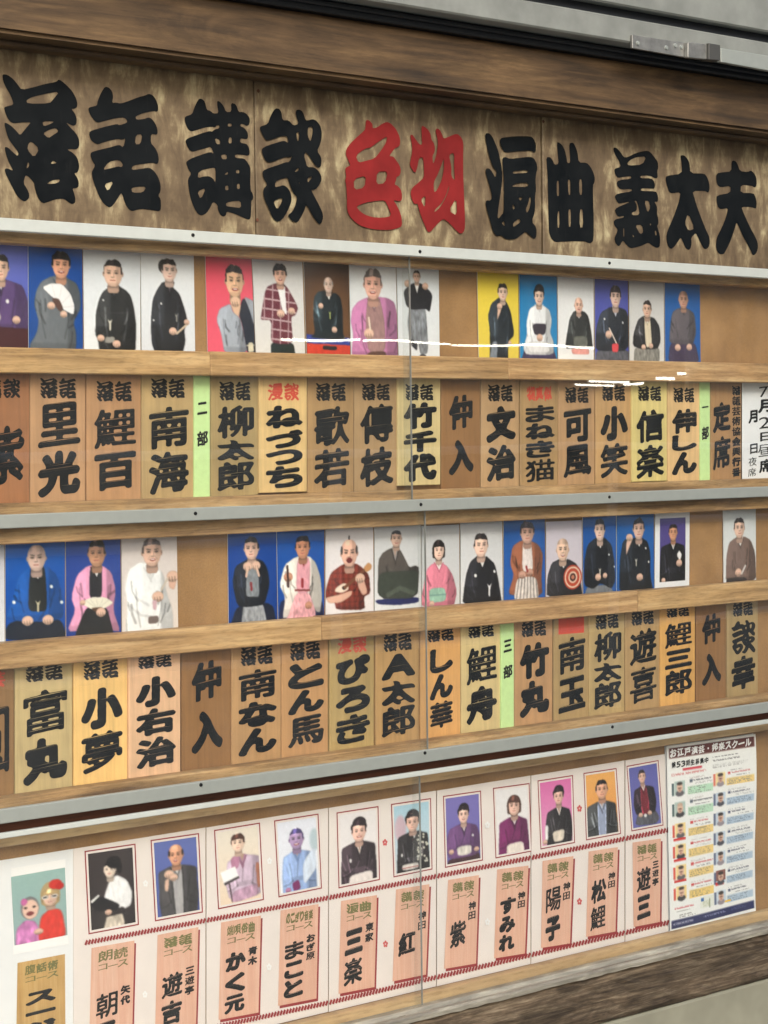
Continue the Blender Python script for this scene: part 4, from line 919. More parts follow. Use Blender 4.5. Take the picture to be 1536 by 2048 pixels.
def A2(g):
    t = Tr(g, *Z1, 56, 166, 1); g.bg((16, 72, 156), (24, 74, 146))
    t.robe([(300,185),(240,215),(212,270),(198,345),(212,400),(225,450),(213,520),(165,600),(235,640),(445,640),(448,520),(430,455),(478,370),(472,280),(450,225),(400,200),(385,185)], (104, 110, 116), 14)
    t.neck(352, 205, 40, 60, (74, 80, 86), (120, 124, 128)); t.head(358, 120, 78, (226, 170, 142), style='bushy', smile=1)
    t.p([(245,250),(300,226),(365,232),(415,290),(438,360),(432,412),(365,378),(345,325),(305,310)], (240, 240, 242), .03, 0, n=1, k=1)
    for a, b in (((245,250),(305,310)), ((300,226),(325,318)), ((365,232),(345,325)), ((415,290),(355,350)), ((438,360),(362,368))): t.fold([a, b], 3, .93)
    t.p([(303,312),(345,318),(370,375),(352,398),(310,345)], (92, 66, 58), .1, 0); t.hand(298, 358, 30); t.hand(372, 408, 28)
def A3(g):
    t = Tr(g, *Z1, 166, 281, 1); g.bg((216, 222, 230), (230, 233, 236))
    t.robe([(640,245),(600,275),(578,320),(558,400),(556,530),(568,548),(585,640),(796,640),(802,480),(787,370),(767,300),(740,270),(700,245),(670,270)], (42, 43, 44), 12)
    t.neck(664, 246, 34, 66, (28, 28, 30), (74, 74, 76)); t.head(662, 170, 77)
    t.cord(642, 452, 26); t.p([(615,540),(672,540),(668,575),(612,578)], (150, 148, 142), .1, 0); t.hand(588, 548, 27); t.hand(682, 582, 30); t.dot(602, 325, 5); t.line([(570, 402), (770, 402)], 2, (66, 68, 70))
def A4(g):
    t = Tr(g, *Z1, 282, 390, 1); g.bg((226, 230, 235), (218, 222, 228))
    t.robe([(960,215),(925,265),(900,320),(888,440),(892,575),(915,640),(1072,640),(1092,570),(1085,500),(1106,450),(1090,380),(1060,290),(1020,250),(1000,240)], (30, 32, 36), 12)
    g.e(*t.q(968, 128), .10, .07, HB); t.neck(1000, 222, 28, 70, (18, 18, 22), (70, 66, 70), (218, 190, 176)); t.head(1000, 152, 66, (222, 192, 178), style='side', tilt=.25)
    t.cord(1040, 415, 20, (170, 168, 158)); t.line([(1040, 522), (1112, 460)], 6, (220, 198, 170)); t.hand(1018, 508, 30); t.hand(1100, 455, 22); t.dot(950, 345, 6); t.dot(905, 442, 5)
def A5(g):
    t = Tr(g, *Z1, 413, 509, 1); g.bg((222, 78, 98), (230, 96, 118))
    t.p([(1440,305),(1405,400),(1430,480),(1450,640),(1520,640),(1520,480),(1485,370)], (36, 40, 52), .2, .1)
    t.p([(1445,305),(1480,318),(1530,345),(1530,520),(1500,470),(1475,380)], (160, 166, 176), .2, .1)
    t.head(1390, 215, 92, (226, 184, 150), smile=1, tilt=.1)
    t.p([(1358,335),(1412,330),(1424,362),(1402,445),(1376,400)], (222, 184, 154), .25, 0); t.hand(1390, 335, 42, (226, 188, 160))
    t.robe([(1362,345),(1295,375),(1274,440),(1300,520),(1318,640),(1455,640),(1432,500),(1416,430),(1372,395)], (164, 172, 184), 12)
    t.line([(1450, 592), (1510, 588)], 3, (226, 218, 190)); t.p([(1462,575),(1490,572),(1496,630),(1458,632)], (222, 214, 186), .1, .1)
def A7(g):
    t = Tr(g, *Z4_, 607, 699, 1); g.bg((88, 66, 52), (134, 90, 52), .3)
    t.p([(615,545),(900,560),(900,650),(615,650)], (204, 66, 46), .05, .1, n=0); t.p([(615,495),(900,520),(900,562),(615,548)], (50, 66, 150), .05, .1, n=0)
    t.robe([(740,240),(690,245),(664,280),(657,400),(668,490),(635,515),(855,535),(838,490),(840,350),(827,280),(790,250),(765,275)], (36, 44, 48), 10)
    t.neck(755, 252, 22, 50, (22, 26, 28)); t.head(755, 207, 45, (214, 188, 174), (150, 148, 148), 'thin'); t.cord(760, 372, 18, (190, 206, 120)); t.hand(706, 330, 22); t.hand(786, 470, 24); t.line([(720, 575), (790, 578)], 12, (46, 40, 44))
def A8(g):
    t = Tr(g, *Z4_, 699, 795, 1); g.bg((218, 222, 226), (224, 226, 228))
    t.robe([(985,280),(930,305),(895,350),(886,420),(900,500),(888,590),(895,650),(1172,650),(1170,400),(1152,310),(1110,285),(1060,278)], (190, 124, 168), 14)
    t.p([(988,285),(1062,280),(1088,420),(1092,600),(985,605),(972,420)], (158, 124, 122), .2, .12); t.p([(985,600),(1092,595),(1095,650),(975,650)], (92, 62, 52), .1, .1)
    t.neck(1024, 292, 36, 60, (132, 100, 104), (172, 174, 182)); t.head(1022, 205, 88, (222, 172, 154), (92, 84, 82), 'short', 1); t.hand(992, 492, 40); t.line([(993, 400), (1000, 470)], 6, (232, 216, 196))
def A10(g):
    t = Tr(g, *Z5_, 955, 1038, 1); g.bg((232, 208, 70), (224, 200, 82))
    t.robe([(235,228),(195,258),(178,320),(187,380),(188,540),(276,540),(279,440),(310,410),(292,300),(270,250),(255,245)], (38, 44, 50), 9)
    t.p([(200,440),(225,440),(222,540),(182,540)], (124, 132, 142), .2, .3); t.p([(228,262),(250,262),(240,300),(222,345)], SK, .2, 0); t.head(252, 206, 41, (218, 188, 172), tilt=.25); t.hand(236, 272, 20); t.hand(286, 448, 14)
def A11(g):
    t = Tr(g, *Z5_, 1038, 1115, 1); g.bg((40, 120, 178), (36, 136, 192))
    t.p([(335,545),(362,455),(490,450),(522,545)], (66, 58, 86), .2, .2)
    t.robe([(410,265),(380,285),(366,350),(368,410),(348,475),(365,505),(500,505),(500,440),(482,400),(492,340),(480,290),(445,265)], (230, 232, 236), 9)
    t.p([(394,355),(464,355),(457,410),(403,410)], (60, 54, 64), .1, 0); t.p([(378,440),(470,440),(482,495),(372,497)], (222, 222, 224), .25, .1); t.neck(428, 264, 20, 30, (206, 208, 214)); t.head(428, 226, 42, (232, 200, 182), style='updo', smile=1); t.hand(430, 422, 24)
def A12(g):
    t = Tr(g, *Z5_, 1115, 1188, 1); g.bg((224, 226, 230), (236, 236, 236))
    t.robe([(595,292),(573,330),(562,400),(552,475),(600,472),(650,472),(690,472),(682,400),(667,320),(645,296)], (44, 46, 46), 9)
    t.p([(595,415),(660,415),(665,465),(592,465)], (104, 106, 98), .2, .2); t.neck(618, 300, 16, 36, (30, 30, 32)); t.head(618, 268, 37, (226, 184, 164), style='bald', smile=1); t.p([(580,474),(670,472),(672,505),(590,505)], (226, 156, 146), .2, .2); t.p([(525,500),(700,505),(700,545),(525,545)], (238, 238, 238), 0, 0)
def A13(g):
    t = Tr(g, *Z5_, 1189, 1257, 1); g.bg((86, 92, 172), (72, 80, 166))
    t.p([(705,478),(862,478),(864,548),(700,548)], (92, 92, 100), .1, .3)
    t.robe([(770,275),(725,300),(704,370),(700,470),(715,486),(862,486),(864,330),(850,290),(815,278)], (42, 46, 54), 10)
    t.neck(795, 280, 20, 48, (28, 30, 36), (190, 194, 210)); t.head(797, 226, 52, (226, 194, 178), (48, 40, 40), 'bushy'); t.hand(762, 408, 26); t.line([(765, 378), (800, 450)], 4, (226, 210, 196)); t.p([(776,452),(812,450),(808,492),(780,492)], (220, 78, 84), .1, 0); t.dot(832, 350, 5); t.dot(742, 332, 5)
def A14(g):
    t = Tr(g, *Z5_, 1258, 1329, 1); g.bg((198, 198, 200), (216, 214, 210))
    t.p([(888,465),(1012,465),(1012,548),(884,548)], (134, 132, 126), .2, .4)
    t.robe([(930,318),(905,335),(884,400),(880,462),(920,478),(1000,478),(1017,440),(1012,370),(987,330),(965,322)], (44, 44, 46), 9)
    t.p([(934,322),(964,322),(974,462),(942,472)], (216, 204, 178), .15, .1); t.neck(950, 324, 16, 34, (180, 168, 142)); t.head(950, 286, 40, (220, 182, 160)); t.hand(932, 468, 18); t.hand(968, 462, 18)
def A15(g):
    t = Tr(g, *Z5_, 1329, 1401, 1); g.bg((22, 94, 170), (34, 88, 160))
    t.p([(1050,548),(1060,440),(1180,440),(1205,548)], (66, 56, 80), .2, .2)
    t.robe([(1100,280),(1070,300),(1058,390),(1056,445),(1090,455),(1170,455),(1187,400),(1180,310),(1150,285)], (98, 92, 98), 10)
    t.neck(1125, 284, 18, 26, (66, 62, 70), (60, 56, 62)); t.head(1125, 241, 42, (208, 162, 140), style='shaved'); t.hand(1096, 470, 22); t.hand(1152, 468, 22)
def B2_(g):
    t = Tr(g, *Z2_, 10, 131, 2); g.bg((12, 88, 180), (10, 72, 160))
    t.p([(0,640),(40,560),(240,548),(275,640)], (26, 34, 48), .1, .1)
    t.robe([(112,345),(70,388),(48,480),(18,552),(90,566),(200,566),(255,548),(247,460),(227,380),(185,345)], (24, 88, 172), 16)
    t.p([(122,342),(178,340),(187,480),(182,525),(110,525),(114,420)], (34, 38, 38), .2, .1); t.neck(148, 358, 22, 46, (24, 26, 26)); t.head(145, 313, 52, (216, 186, 174), style='bald'); t.cord(150, 492, 18, (222, 212, 176)); t.hand(108, 562, 26); t.hand(190, 558, 26)
    for x, y in ((204, 425), (54, 488), (246, 487)): t.dot(x, y, 6)
def B3_(g):
    t = Tr(g, *Z2_, 131, 243, 2); g.bg((34, 70, 158), (24, 58, 138))
    t.robe([(350,342),(306,380),(283,470),(300,520),(266,605),(340,600),(440,600),(482,605),(452,520),(464,440),(447,370),(410,342)], (230, 160, 196), 12)
    t.p([(345,500),(425,500),(460,640),(288,640)], (32, 34, 36), .15, .2); t.p([(358,345),(408,348),(406,475),(354,475)], (32, 34, 40), .1, 0)
    t.neck(384, 350, 22, 44, (18, 18, 20)); t.head(387, 295, 52, (196, 148, 118)); t.p([(318,492),(362,468),(420,468),(455,490),(415,514),(372,520)], (236, 232, 214), .04, 0, n=1, k=1)
    for x in (335, 360, 385, 410, 435): t.fold([(x, 478), (390, 516)], 2, .90)
    t.p([(362,510),(412,508),(398,526),(374,526)], (86, 62, 46), 0, 0); t.hand(402, 528, 24); t.hand(328, 490, 14)
def B4_(g):
    t = Tr(g, *Z2_, 243, 356, 2); g.bg((214, 206, 206), (226, 216, 208))
    t.robe([(555,328),(512,360),(498,430),(508,500),(497,640),(690,640),(688,520),(662,450),(652,380),(622,338)], (234, 236, 238), 12)
    t.fold([(512, 500), (560, 540), (600, 545)], 5, .88); t.fold([(540, 470), (590, 500)], 5, .90)
    t.neck(598, 352, 24, 48, (210, 212, 214), (222, 222, 222)); t.head(606, 290, 55, (226, 188, 168), (92, 80, 76), 'short', 1, tilt=.2)
    t.p([(672,385),(706,360),(708,400),(696,440),(674,430)], (222, 180, 160), .15, 0); t.hand(690, 385, 30); t.hand(628, 466, 28); t.line([(642, 440), (668, 395)], 4, (206, 192, 176)); t.p([(588,545),(630,541),(630,570),(590,576)], (112, 98, 94), .1, 0); t.p([(605,480),(625,480),(620,520),(608,516)], (208, 172, 184), .1, 0)
def B5_(g):
    t = Tr(g, *Z2_, 455, 555, 2); g.bg((12, 70, 160), (14, 60, 138))
    t.p([(912,600),(945,498),(1090,488),(1110,590)], (26, 32, 50), .1, .1); t.p([(972,478),(1046,478),(1074,600),(958,600)], (156, 160, 166), .3, .3)
    t.robe([(985,318),(938,345),(926,410),(945,502),(985,508),(1055,498),(1078,420),(1072,360),(1052,325),(1020,313)], (24, 28, 36), 10)
    t.p([(984,345),(1031,345),(1036,472),(978,472)], (132, 138, 144), .2, .2); t.head(1005, 275, 43, (220, 182, 166)); t.hand(988, 346, 24); t.hand(1022, 342, 24); t.line([(988, 352), (982, 385)], 5, SK); t.line([(1024, 350), (1034, 382)], 5, SK); t.line([(1001, 412), (1003, 438)], 5, (136, 34, 40)); t.line([(978, 470), (1036, 470)], 4, (30, 32, 40))
def B6_(g):
    t = Tr(g, *Z2_, 555, 649, 2); g.bg((14, 84, 174), (14, 72, 158))
    t.p([(1112,590),(1120,470),(1290,470),(1300,590)], (26, 34, 70), .1, .1); t.p([(1164,445),(1256,445),(1264,590),(1136,590)], (230, 170, 178), .2, .3)
    t.robe([(1180,308),(1138,340),(1118,420),(1140,470),(1128,552),(1150,548),(1182,450),(1235,450),(1262,525),(1280,528),(1288,470),(1282,390),(1262,330),(1235,303)], (232, 226, 218), 10)
    t.p([(1188,308),(1240,310),(1236,452),(1182,452)], (228, 164, 176), .15, .1); t.neck(1212, 315, 18, 36, (214, 148, 160), (150, 44, 50)); t.head(1210, 270, 45, (200, 142, 114)); t.hand(1152, 388, 24, (206, 150, 122)); t.line([(1149, 345), (1152, 425)], 5, (60, 34, 32)); t.line([(1180, 440), (1236, 440)], 4, (130, 60, 60)); t.line([(1207, 398), (1208, 425)], 6, (150, 40, 46)); t.hand(1232, 500, 20, (206, 150, 122))
def B7_(g):
    t = Tr(g, *Z3_, 650, 748, 2); g.bg((226, 222, 226), (238, 232, 232))
    m = t.robe([(660,282),(600,325),(578,400),(568,455),(618,475),(628,518),(778,518),(772,450),(808,432),(802,340),(762,298),(730,278)], (128, 54, 42), 10)
    for k in range(14): tint(g, stroke(g, t.pts([(590+14*k, 290), (600+14*k, 520)]), .006) & m, .82 if k % 2 else 1.15, 2)
    for k in range(7): tint(g, stroke(g, t.pts([(570, 330+30*k), (810, 325+30*k)]), .007) & m, .80, 2)
    t.neck(697, 285, 30, 40, (90, 36, 30), (214, 168, 150)); t.head(695, 225, 70, (230, 182, 162), (48, 42, 42), 'knot', 1); g.e(*t.q(695, 262), .06, .03, (112, 40, 42))
    t.p([(572,455),(640,440),(712,415),(705,445),(650,482),(590,485)], (222, 176, 154), .2, 0)
    t.p([(625,405),(660,380),(690,385),(690,415),(655,432),(618,425)], (234, 216, 198), .15, 0); g.e(*t.q(668, 404), .045, .022, (52, 40, 36)); t.line([(672, 402), (790, 300)], 9, (122, 78, 54)); t.p([(770,300),(798,272),(818,288),(812,310),(785,325)], (206, 150, 98), .1, 0)
    t.p([(735,335),(768,345),(795,430),(765,445),(740,400)], (216, 170, 150), .2, 0); t.hand(752, 355, 34)
def B8_(g):
    t = Tr(g, *Z3_, 749, 843, 2); g.bg((204, 206, 210), (230, 231, 232))
    t.p([(830,468),(940,455),(1062,452),(1060,480),(950,494),(850,490)], (34, 40, 92), .1, .1)
    t.robe([(900,205),(870,225),(849,262),(846,462),(1052,457),(1064,300),(1042,288),(1010,300),(985,250),(962,207),(930,195)], (82, 76, 72), 8)
    t.p([(850,325),(960,318),(1062,312),(1052,457),(848,462)], (60, 66, 58), .2, .15); t.fold([(900, 440), (960, 405), (1030, 430)], 12, 1.35); t.neck(935, 205, 20, 70, (56, 52, 50), (150, 144, 142)); t.head(942, 150, 42, (214, 180, 162), smile=1)
def B9_(g):
    t = Tr(g, *Z3_, 843, 920, 2); g.bg((200, 202, 206), (216, 216, 216))
    t.robe([(1130,265),(1100,298),(1084,400),(1062,500),(1242,500),(1260,420),(1237,330),(1207,280),(1180,262)], (222, 132, 152), 10)
    t.p([(1113,402),(1196,396),(1202,470),(1116,482)], (150, 192, 172), .1, .15); t.line([(1116, 440), (1200, 434)], 4, (120, 160, 150)); t.neck(1163, 260, 24, 46, (200, 110, 134)); t.head(1163, 195, 52, (234, 200, 182), style='bob'); t.hand(1128, 484, 20)
def B10_(g):
    t = Tr(g, *Z3_, 921, 1005, 2); g.bg((204, 206, 210), (228, 228, 230))
    t.robe([(1360,238),(1325,268),(1303,340),(1286,500),(1492,490),(1472,360),(1452,280),(1420,250),(1400,238)], (30, 30, 34), 10)
    t.neck(1385, 245, 26, 60, (16, 16, 20)); t.head(1380, 185, 59, (232, 196, 178)); t.cord(1424, 396, 26, (236, 236, 236)); t.dot(1351, 340, 8); t.dot(1450, 318, 7)
def B11_(g):
    t = Tr(g, *Z6_, 1007, 1091, 2); g.bg((30, 86, 160), (32, 90, 172))
    t.robe([(215,215),(170,248),(158,340),(178,400),(148,500),(200,510),(332,510),(327,400),(337,290),(312,240),(275,220)], (158, 98, 72), 12)
    m = g.inside(t.pts([(195,408),(302,408),(314,540),(176,540)]), 1); t.p([(195,408),(302,408),(314,540),(176,540)], (228, 218, 212), .15, .2)
    for k in range(7): tint(g, stroke(g, t.pts([(206+15*k, 410), (192+19*k, 530)]), .010) & m, .66, 1)
    t.p([(225,218),(271,218),(282,382),(220,382)], (228, 218, 214), .12, .1); t.neck(250, 225, 20, 40, (206, 196, 192)); t.head(250, 175, 57, (212, 170, 152), (58, 46, 44), 'bushy'); t.hand(222, 398, 28, (206, 160, 140)); t.hand(262, 385, 26, (206, 160, 140)); t.line([(243, 355), (250, 380)], 6, (150, 50, 46))
def B12_(g):
    t = Tr(g, *Z6_, 1092, 1164, 2); g.bg((200, 194, 208), (210, 202, 210))
    t.robe([(420,298),(380,318),(358,400),(355,520),(545,515),(532,400),(517,330),(470,298)], (38, 38, 42), 8)
    t.neck(440, 305, 26, 52, (22, 22, 26)); t.head(438, 245, 63, (224, 190, 168), style='shaved', smile=1)
    c = t.q(492, 402)
    for rr, cc in ((.26, (178, 66, 44)), (.225, (230, 204, 182)), (.19, (186, 74, 50)), (.125, (226, 196, 174)), (.085, (70, 36, 34)), (.045, (196, 128, 100))): g.e(c[0], c[1], rr, rr*.62*.98, cc, .05, 0, 0, 1)
def B13_(g):
    t = Tr(g, *Z6_, 1165, 1233, 2); g.bg((18, 84, 164), (28, 82, 156))
    t.p([(550,520),(570,455),(690,450),(725,510)], (116, 120, 126), .2, .2)
    t.robe([(610,203),(570,238),(553,330),(553,455),(600,474),(640,440),(700,472),(722,430),(717,330),(702,240),(660,198)], (24, 27, 33), 9)
    t.neck(637, 208, 24, 56, (14, 14, 18)); t.head(637, 160, 57, (230, 198, 182)); t.cord(636, 372, 18); t.hand(626, 410, 26); t.hand(664, 402, 20); t.dot(686, 290, 5); t.dot(716, 354, 5)
def B14_(g):
    t = Tr(g, *Z6_, 1233, 1309, 2); g.bg((24, 94, 170), (26, 88, 164))
    t.robe([(815,203),(760,213),(743,330),(743,500),(925,490),(907,400),(908,280),(892,220),(860,203)], (28, 32, 38), 9)
    t.p([(778,225),(800,190),(815,200),(790,260),(776,300)], (222, 184, 164), .2, 0); t.hand(795, 200, 26); t.neck(845, 205, 22, 50, (16, 18, 22)); t.head(845, 155, 55, (218, 182, 166)); t.cord(830, 320, 16); t.hand(850, 410, 26); t.dot(882, 256, 5); t.dot(898, 328, 5)
def B16_(g):
    t = Tr(g, *Z6_, 1446, 1513, 2); g.bg((208, 214, 216), (222, 224, 226))
    t.robe([(1355,203),(1325,228),(1311,300),(1308,440),(1475,435),(1468,280),(1442,213),(1405,193)], (120, 100, 92), 10)
    t.neck(1383, 203, 22, 48, (92, 76, 70)); t.head(1380, 150, 53, (228, 192, 172)); t.hand(1374, 385, 28); t.line([(1392, 390), (1412, 350)], 6, (206, 204, 202)); t.p([(1310,415),(1420,410),(1420,450),(1310,450)], (54, 48, 46), .1, 0)

row1 = [((-58, 56, -56, 57), A1, 'photo of a person in purple kimono at a brown desk, violet backdrop'),
 ((56, 165, 57, 166.5), A2, 'photo of a smiling person in grey kimono holding an open white fan, blue backdrop'),
 ((166, 281, 168, 281.5), A3, 'photo of a person in black kimono with both hands low, beside the open fan photo'),
 ((281, 388, 283, 391), A4, 'photo of a person with tied back hair in black kimono holding a closed fan'),
 ((410, 503, 415, 511), A5, 'photo of a person in grey coat with fist under chin, pink backdrop'),
 ((504, 605, 512, 611), A6, 'photo of a person in maroon checked suit and bow tie, grey backdrop'),
 ((607, 697, 613, 701), A7, 'photo of a seated grey haired person in black kimono, brown backdrop and red cloth'),
 ((698, 792, 702, 796), A8, 'photo of a person in pink purple kimono coat holding a closed fan'),
 ((793, 878, 797, 880), A9, 'photo of a standing person with raised arms in black coat and grey pleated trousers'),
 ((954, 1037, 957, 1038), A10, 'photo of a person in black kimono with hand at mouth, yellow backdrop'),
 ((1038, 1114, 1040, 1115), A11, 'photo of a seated person in white kimono with dark sash, bright blue backdrop'),
 ((1115, 1188, 1116, 1188), A12, 'photo of a bald person in black kimono bowing over pink cloth, white backdrop'),
 ((1189, 1256, 1190, 1258), A13, 'photo of a bushy haired person in dark kimono with red cloth, violet blue backdrop'),
 ((1258, 1328, 1259, 1329), A14, 'photo of a person in black coat over cream kimono, pale grey backdrop'),
 ((1329, 1400, 1330, 1402), A15, 'photo of a shaven headed person in grey brown kimono, blue backdrop')]
row2 = [((-100, 9, -98, 10), B1_, 'pale grey photo next to the person in blue coat, mostly grey'),
 ((10, 130, 11, 131), B2_, 'photo of a bald person in blue coat over black kimono, blue backdrop'),
 ((131, 241, 132, 243), B3_, 'photo of a person in pink coat holding an open cream fan'),
 ((243, 354, 244, 357), B4_, 'photo of a person in white kimono waving one raised hand'),
 ((455, 553, 457, 555), B5_, 'photo of a person in black coat clutching the collar, blue backdrop'),
 ((553, 649, 556, 649), B6_, 'photo of a person in white coat over pink kimono holding a stick'),
 ((651, 747, 651, 748), B7_, 'photo of a laughing person in rust coloured shirt playing a ukulele'),
 ((749, 842, 749, 843), B8_, 'photo of a person in grey kimono kneeling on a navy cushion'),
 ((843, 919, 843, 920), B9_, 'photo of a person with bobbed hair in pink kimono with green sash'),
 ((921, 1005, 921, 1006), B10_, 'photo of a person in black kimono with large white cord, white backdrop'),
 ((1007, 1090, 1007, 1091), B11_, 'photo of a person in orange brown coat and striped white pleated trousers'),
 ((1092, 1164, 1092, 1165), B12_, 'photo of a person in black kimono holding a red ringed disc'),
 ((1165, 1232, 1166, 1233), B13_, 'photo of a seated person in black kimono, blue backdrop, beside the ringed disc photo'),
 ((1233, 1308, 1233, 1309), B14_, 'photo of a person in black kimono raising a hand to the ear, blue backdrop'),
 ((1310, 1380, 1309, 1379), B15_, 'white bordered photo of a person in black kimono, purple backdrop'),
 ((1446, 1512, 1447, 1513), B16_, 'photo of a person in brown grey kimono, pale backdrop, apart from the others')]
for ri, (row, T, B) in enumerate(((row1, T1, B1), (row2, T2, B2))):
    for i, ((a, b, c, d_), fn, lab) in enumerate(row):
        dt = 12 if (ri == 1 and i == 11) else (9 if (ri == 1 and i == 8) else 0)
        q = [(a+.6, T(a)+dt), (b-.6, T(b)+dt), (d_-.6, B(d_)), (c+.6, B(c))]
        dd = .0032+.0011*(i % 2)
        root = tag(empty('portrait_photo', base_of(q, dd)), lab, 'photo', 'performer photos in the upper tier' if ri == 0 else 'performer photos in the lower tier')
        quadbox('card', q, dd-.0016, dd, M_white, root, bev=0)
        g = newimg(.62, ri*50+i); fn(g)
        bow = random.uniform(.0006, .0022)
        photo_mesh('print', q, dd+.0004, g, M_print, root, lambda u, v, k=bow: k*4*u*(1-u)*(.4+.6*math.sin(math.pi*v)))

# ------------------------------------------------------------------ name plaques
def plaque(q, key, col, items, label, d0=.002, d1=.0095, group=None, name='name_plaque', cat='plaque', extra=None, m=None):
    root = tag(empty(name, base_of(q, d1)), label, cat, group)
    quadbox('board', q, d0, d1, m or plaque_mat(key, col), root, bev=.0012)
    f = Q(q, d1+.0006)
    def loc(items_):
        out = []
        for it in items_:
            ch, x0, y0, x1, y1 = it[:5]
            # pixel boxes: y is given at the plaque's middle, so the slope of the row is taken from the quad
            xm = (q[0][0]+q[1][0])/2; w_ = q[1][0]-q[0][0]
            yt = (q[0][1]+q[1][1])/2; yb = (q[3][1]+q[2][1])/2
            out.append((ch, (x0-q[0][0])/w_, (y0-yt)/(yb-yt), (x1-q[0][0])/w_, (y1-yt)/(yb-yt)) + tuple(it[5:]))
        return out
    for nm, its, mt in items:
        letters(nm, loc(its), f, mt, root)
    return root
def PT1(x): return 747+18*x/1536.0-9
def PB1(x): return 1004-46*x/1536.0+6
def PT2(x): return 1336-133*x/1536.0-9
def PB2(x): return 1588-202*x/1536.0+6
TAN, PALE, YEL, DRK, ORG, PINKISH, MID = (188, 154, 106), (210, 184, 134), (230, 194, 130), (152, 114, 74), (212, 164, 98), (230, 192, 142), (178, 144, 98)
R1 = [(-52, 60, '講談', 757, 796, '紫', 848, 976, DRK, 0, 'name plaque at the far end, below the person at the brown desk'),
 (60, 172, '落語', 756, 797, '里光', 800, 997, TAN, 0, 'name plaque below the open white fan photo'),
 (173, 283, '落語', 762, 803, '鯉百', 815, 984, MID, 0, 'name plaque below the photo of the person with both hands low'),
 (283, 388, '落語', 757, 796, '南海', 811, 991, TAN, 0, 'name plaque between a plain plaque and the narrow green strip of the second part'),
 (421, 518, '落語', 763, 801, '柳太郎', 809, 983, MID, 0, 'name plaque below the pink backdrop photo, beside the green strip'),
 (518, 615, '漫談', 766, 801, 'ねづっち', 810, 977, YEL, 1, 'bright yellow name plaque with red heading below the checked suit photo'),
 (615, 708, '落語', 766, 802, '歌若', 810, 978, MID, 0, 'name plaque below the brown backdrop photo'),
 (708, 795, '落語', 767, 801, '傳枝', 805, 976, MID, 0, 'name plaque below the pink purple coat photo'),
 (795, 882, '落語', 768, 801, '竹千代', 803, 965, PALE, 0, 'pale short name plaque below the raised arms photo'),
 (962, 1039, '落語', 769, 803, '文治', 810, 965, TAN, 0, 'name plaque below the yellow backdrop photo'),
 (1040, 1117, '物真似', 772, 802, 'まねき猫', 809, 965, MID, 1, 'name plaque with red heading below the white kimono photo'),
 (1117, 1190, '落語', 774, 806, '可風', 814, 957, TAN, 0, 'name plaque below the bowing bald person'),
 (1191, 1263, '落語', 770, 802, '小笑', 810, 958, TAN, 0, 'name plaque below the bushy haired person with red cloth'),
 (1263, 1335, '落語', 772, 802, '信楽', 817, 959, YEL, 0, 'yellowish name plaque below the cream kimono photo'),
 (1335, 1400, '落語', 775, 805, '伸しん', 816, 951, PINKISH, 0, 'pinkish name plaque beside the green strip of the first part')]
R2 = [(-75, 29, '曲芸', 1345, 1378, '圓', 1412, 1566, DRK, 1, 'dark name plaque cut off below the pale grey photo, red heading'),
 (30, 146, '落語', 1327, 1362, '富丸', 1377, 1570, PALE, 0, 'pale name plaque below the blue coat photo'),
 (147, 256, '落語', 1319, 1358, '小夢', 1373, 1547, YEL, 0, 'light name plaque below the pink coat and cream fan photo'),
 (257, 362, '落語', 1306, 1336, '小右治', 1351, 1536, PINKISH, 0, 'bright pinkish name plaque below the waving person in white'),
 (463, 563, '落語', 1290, 1330, '南なん', 1337, 1511, TAN, 0, 'name plaque below the collar clutching photo'),
 (563, 657, '落語', 1279, 1320, 'とん馬', 1325, 1494, TAN, 0, 'name plaque below the white coat and stick photo'),
 (659, 749, '漫談', 1270, 1306, 'ぴろき', 1309, 1488, TAN, 1, 'name plaque with red heading below the ukulele photo'),
 (751, 839, '落語', 1262, 1302, 'A太郎', 1306, 1473, MID, 0, 'name plaque below the navy cushion photo'),
 (840, 922, '落語', 1250, 1283, 'しん華', 1296, 1457, ORG, 0, 'orange name plaque below the pink kimono and green sash photo'),
 (922, 1002, '落語', 1246, 1275, '鯉舟', 1291, 1449, PALE, 0, 'pale name plaque beside the green strip of the third part'),
 (1029, 1106, '落語', 1238, 1273, '竹丸', 1283, 1435, TAN, 0, 'name plaque below the orange brown coat photo'),
 (1107, 1178, '曲独楽', 1231, 1265, '南玉', 1272, 1427, TAN, 2, 'name plaque with a solid red heading below the ringed disc photo'),
 (1178, 1250, '落語', 1223, 1258, '柳太郎', 1262, 1418, TAN, 0, 'name plaque between the red headed plaque and its plain neighbour'),
 (1250, 1320, '落語', 1216, 1250, '遊喜', 1255, 1408, TAN, 0, 'name plaque below the hand to ear photo'),
 (1320, 1391, '落語', 1209, 1234, '鯉三郎', 1244, 1391, ORG, 0, 'orange name plaque below the white bordered photo'),
 (1454, 1517, '落語', 1201, 1232, '談幸', 1239, 1380, MID, 0, 'name plaque below the brown grey kimono photo standing apart')]
HSZ = {'ねづっち': [1.15, .95, .8, 1.1], '柳太郎': [1.2, .75, 1.05], '竹千代': [1.05, .85, 1.1], 'まねき猫': [.9, .85, .9, 1.2], '伸しん': [1.1, .7, 1.0], '小右治': [1, .9, 1], '南なん': [1.1, .9, .95], 'とん馬': [.9, .85, 1.1], 'ぴろき': [1, .95, 1], 'A太郎': [.95, .9, 1.1], 'しん華': [.9, .95, 1.0], '鯉三郎': [1, .8, 1]}
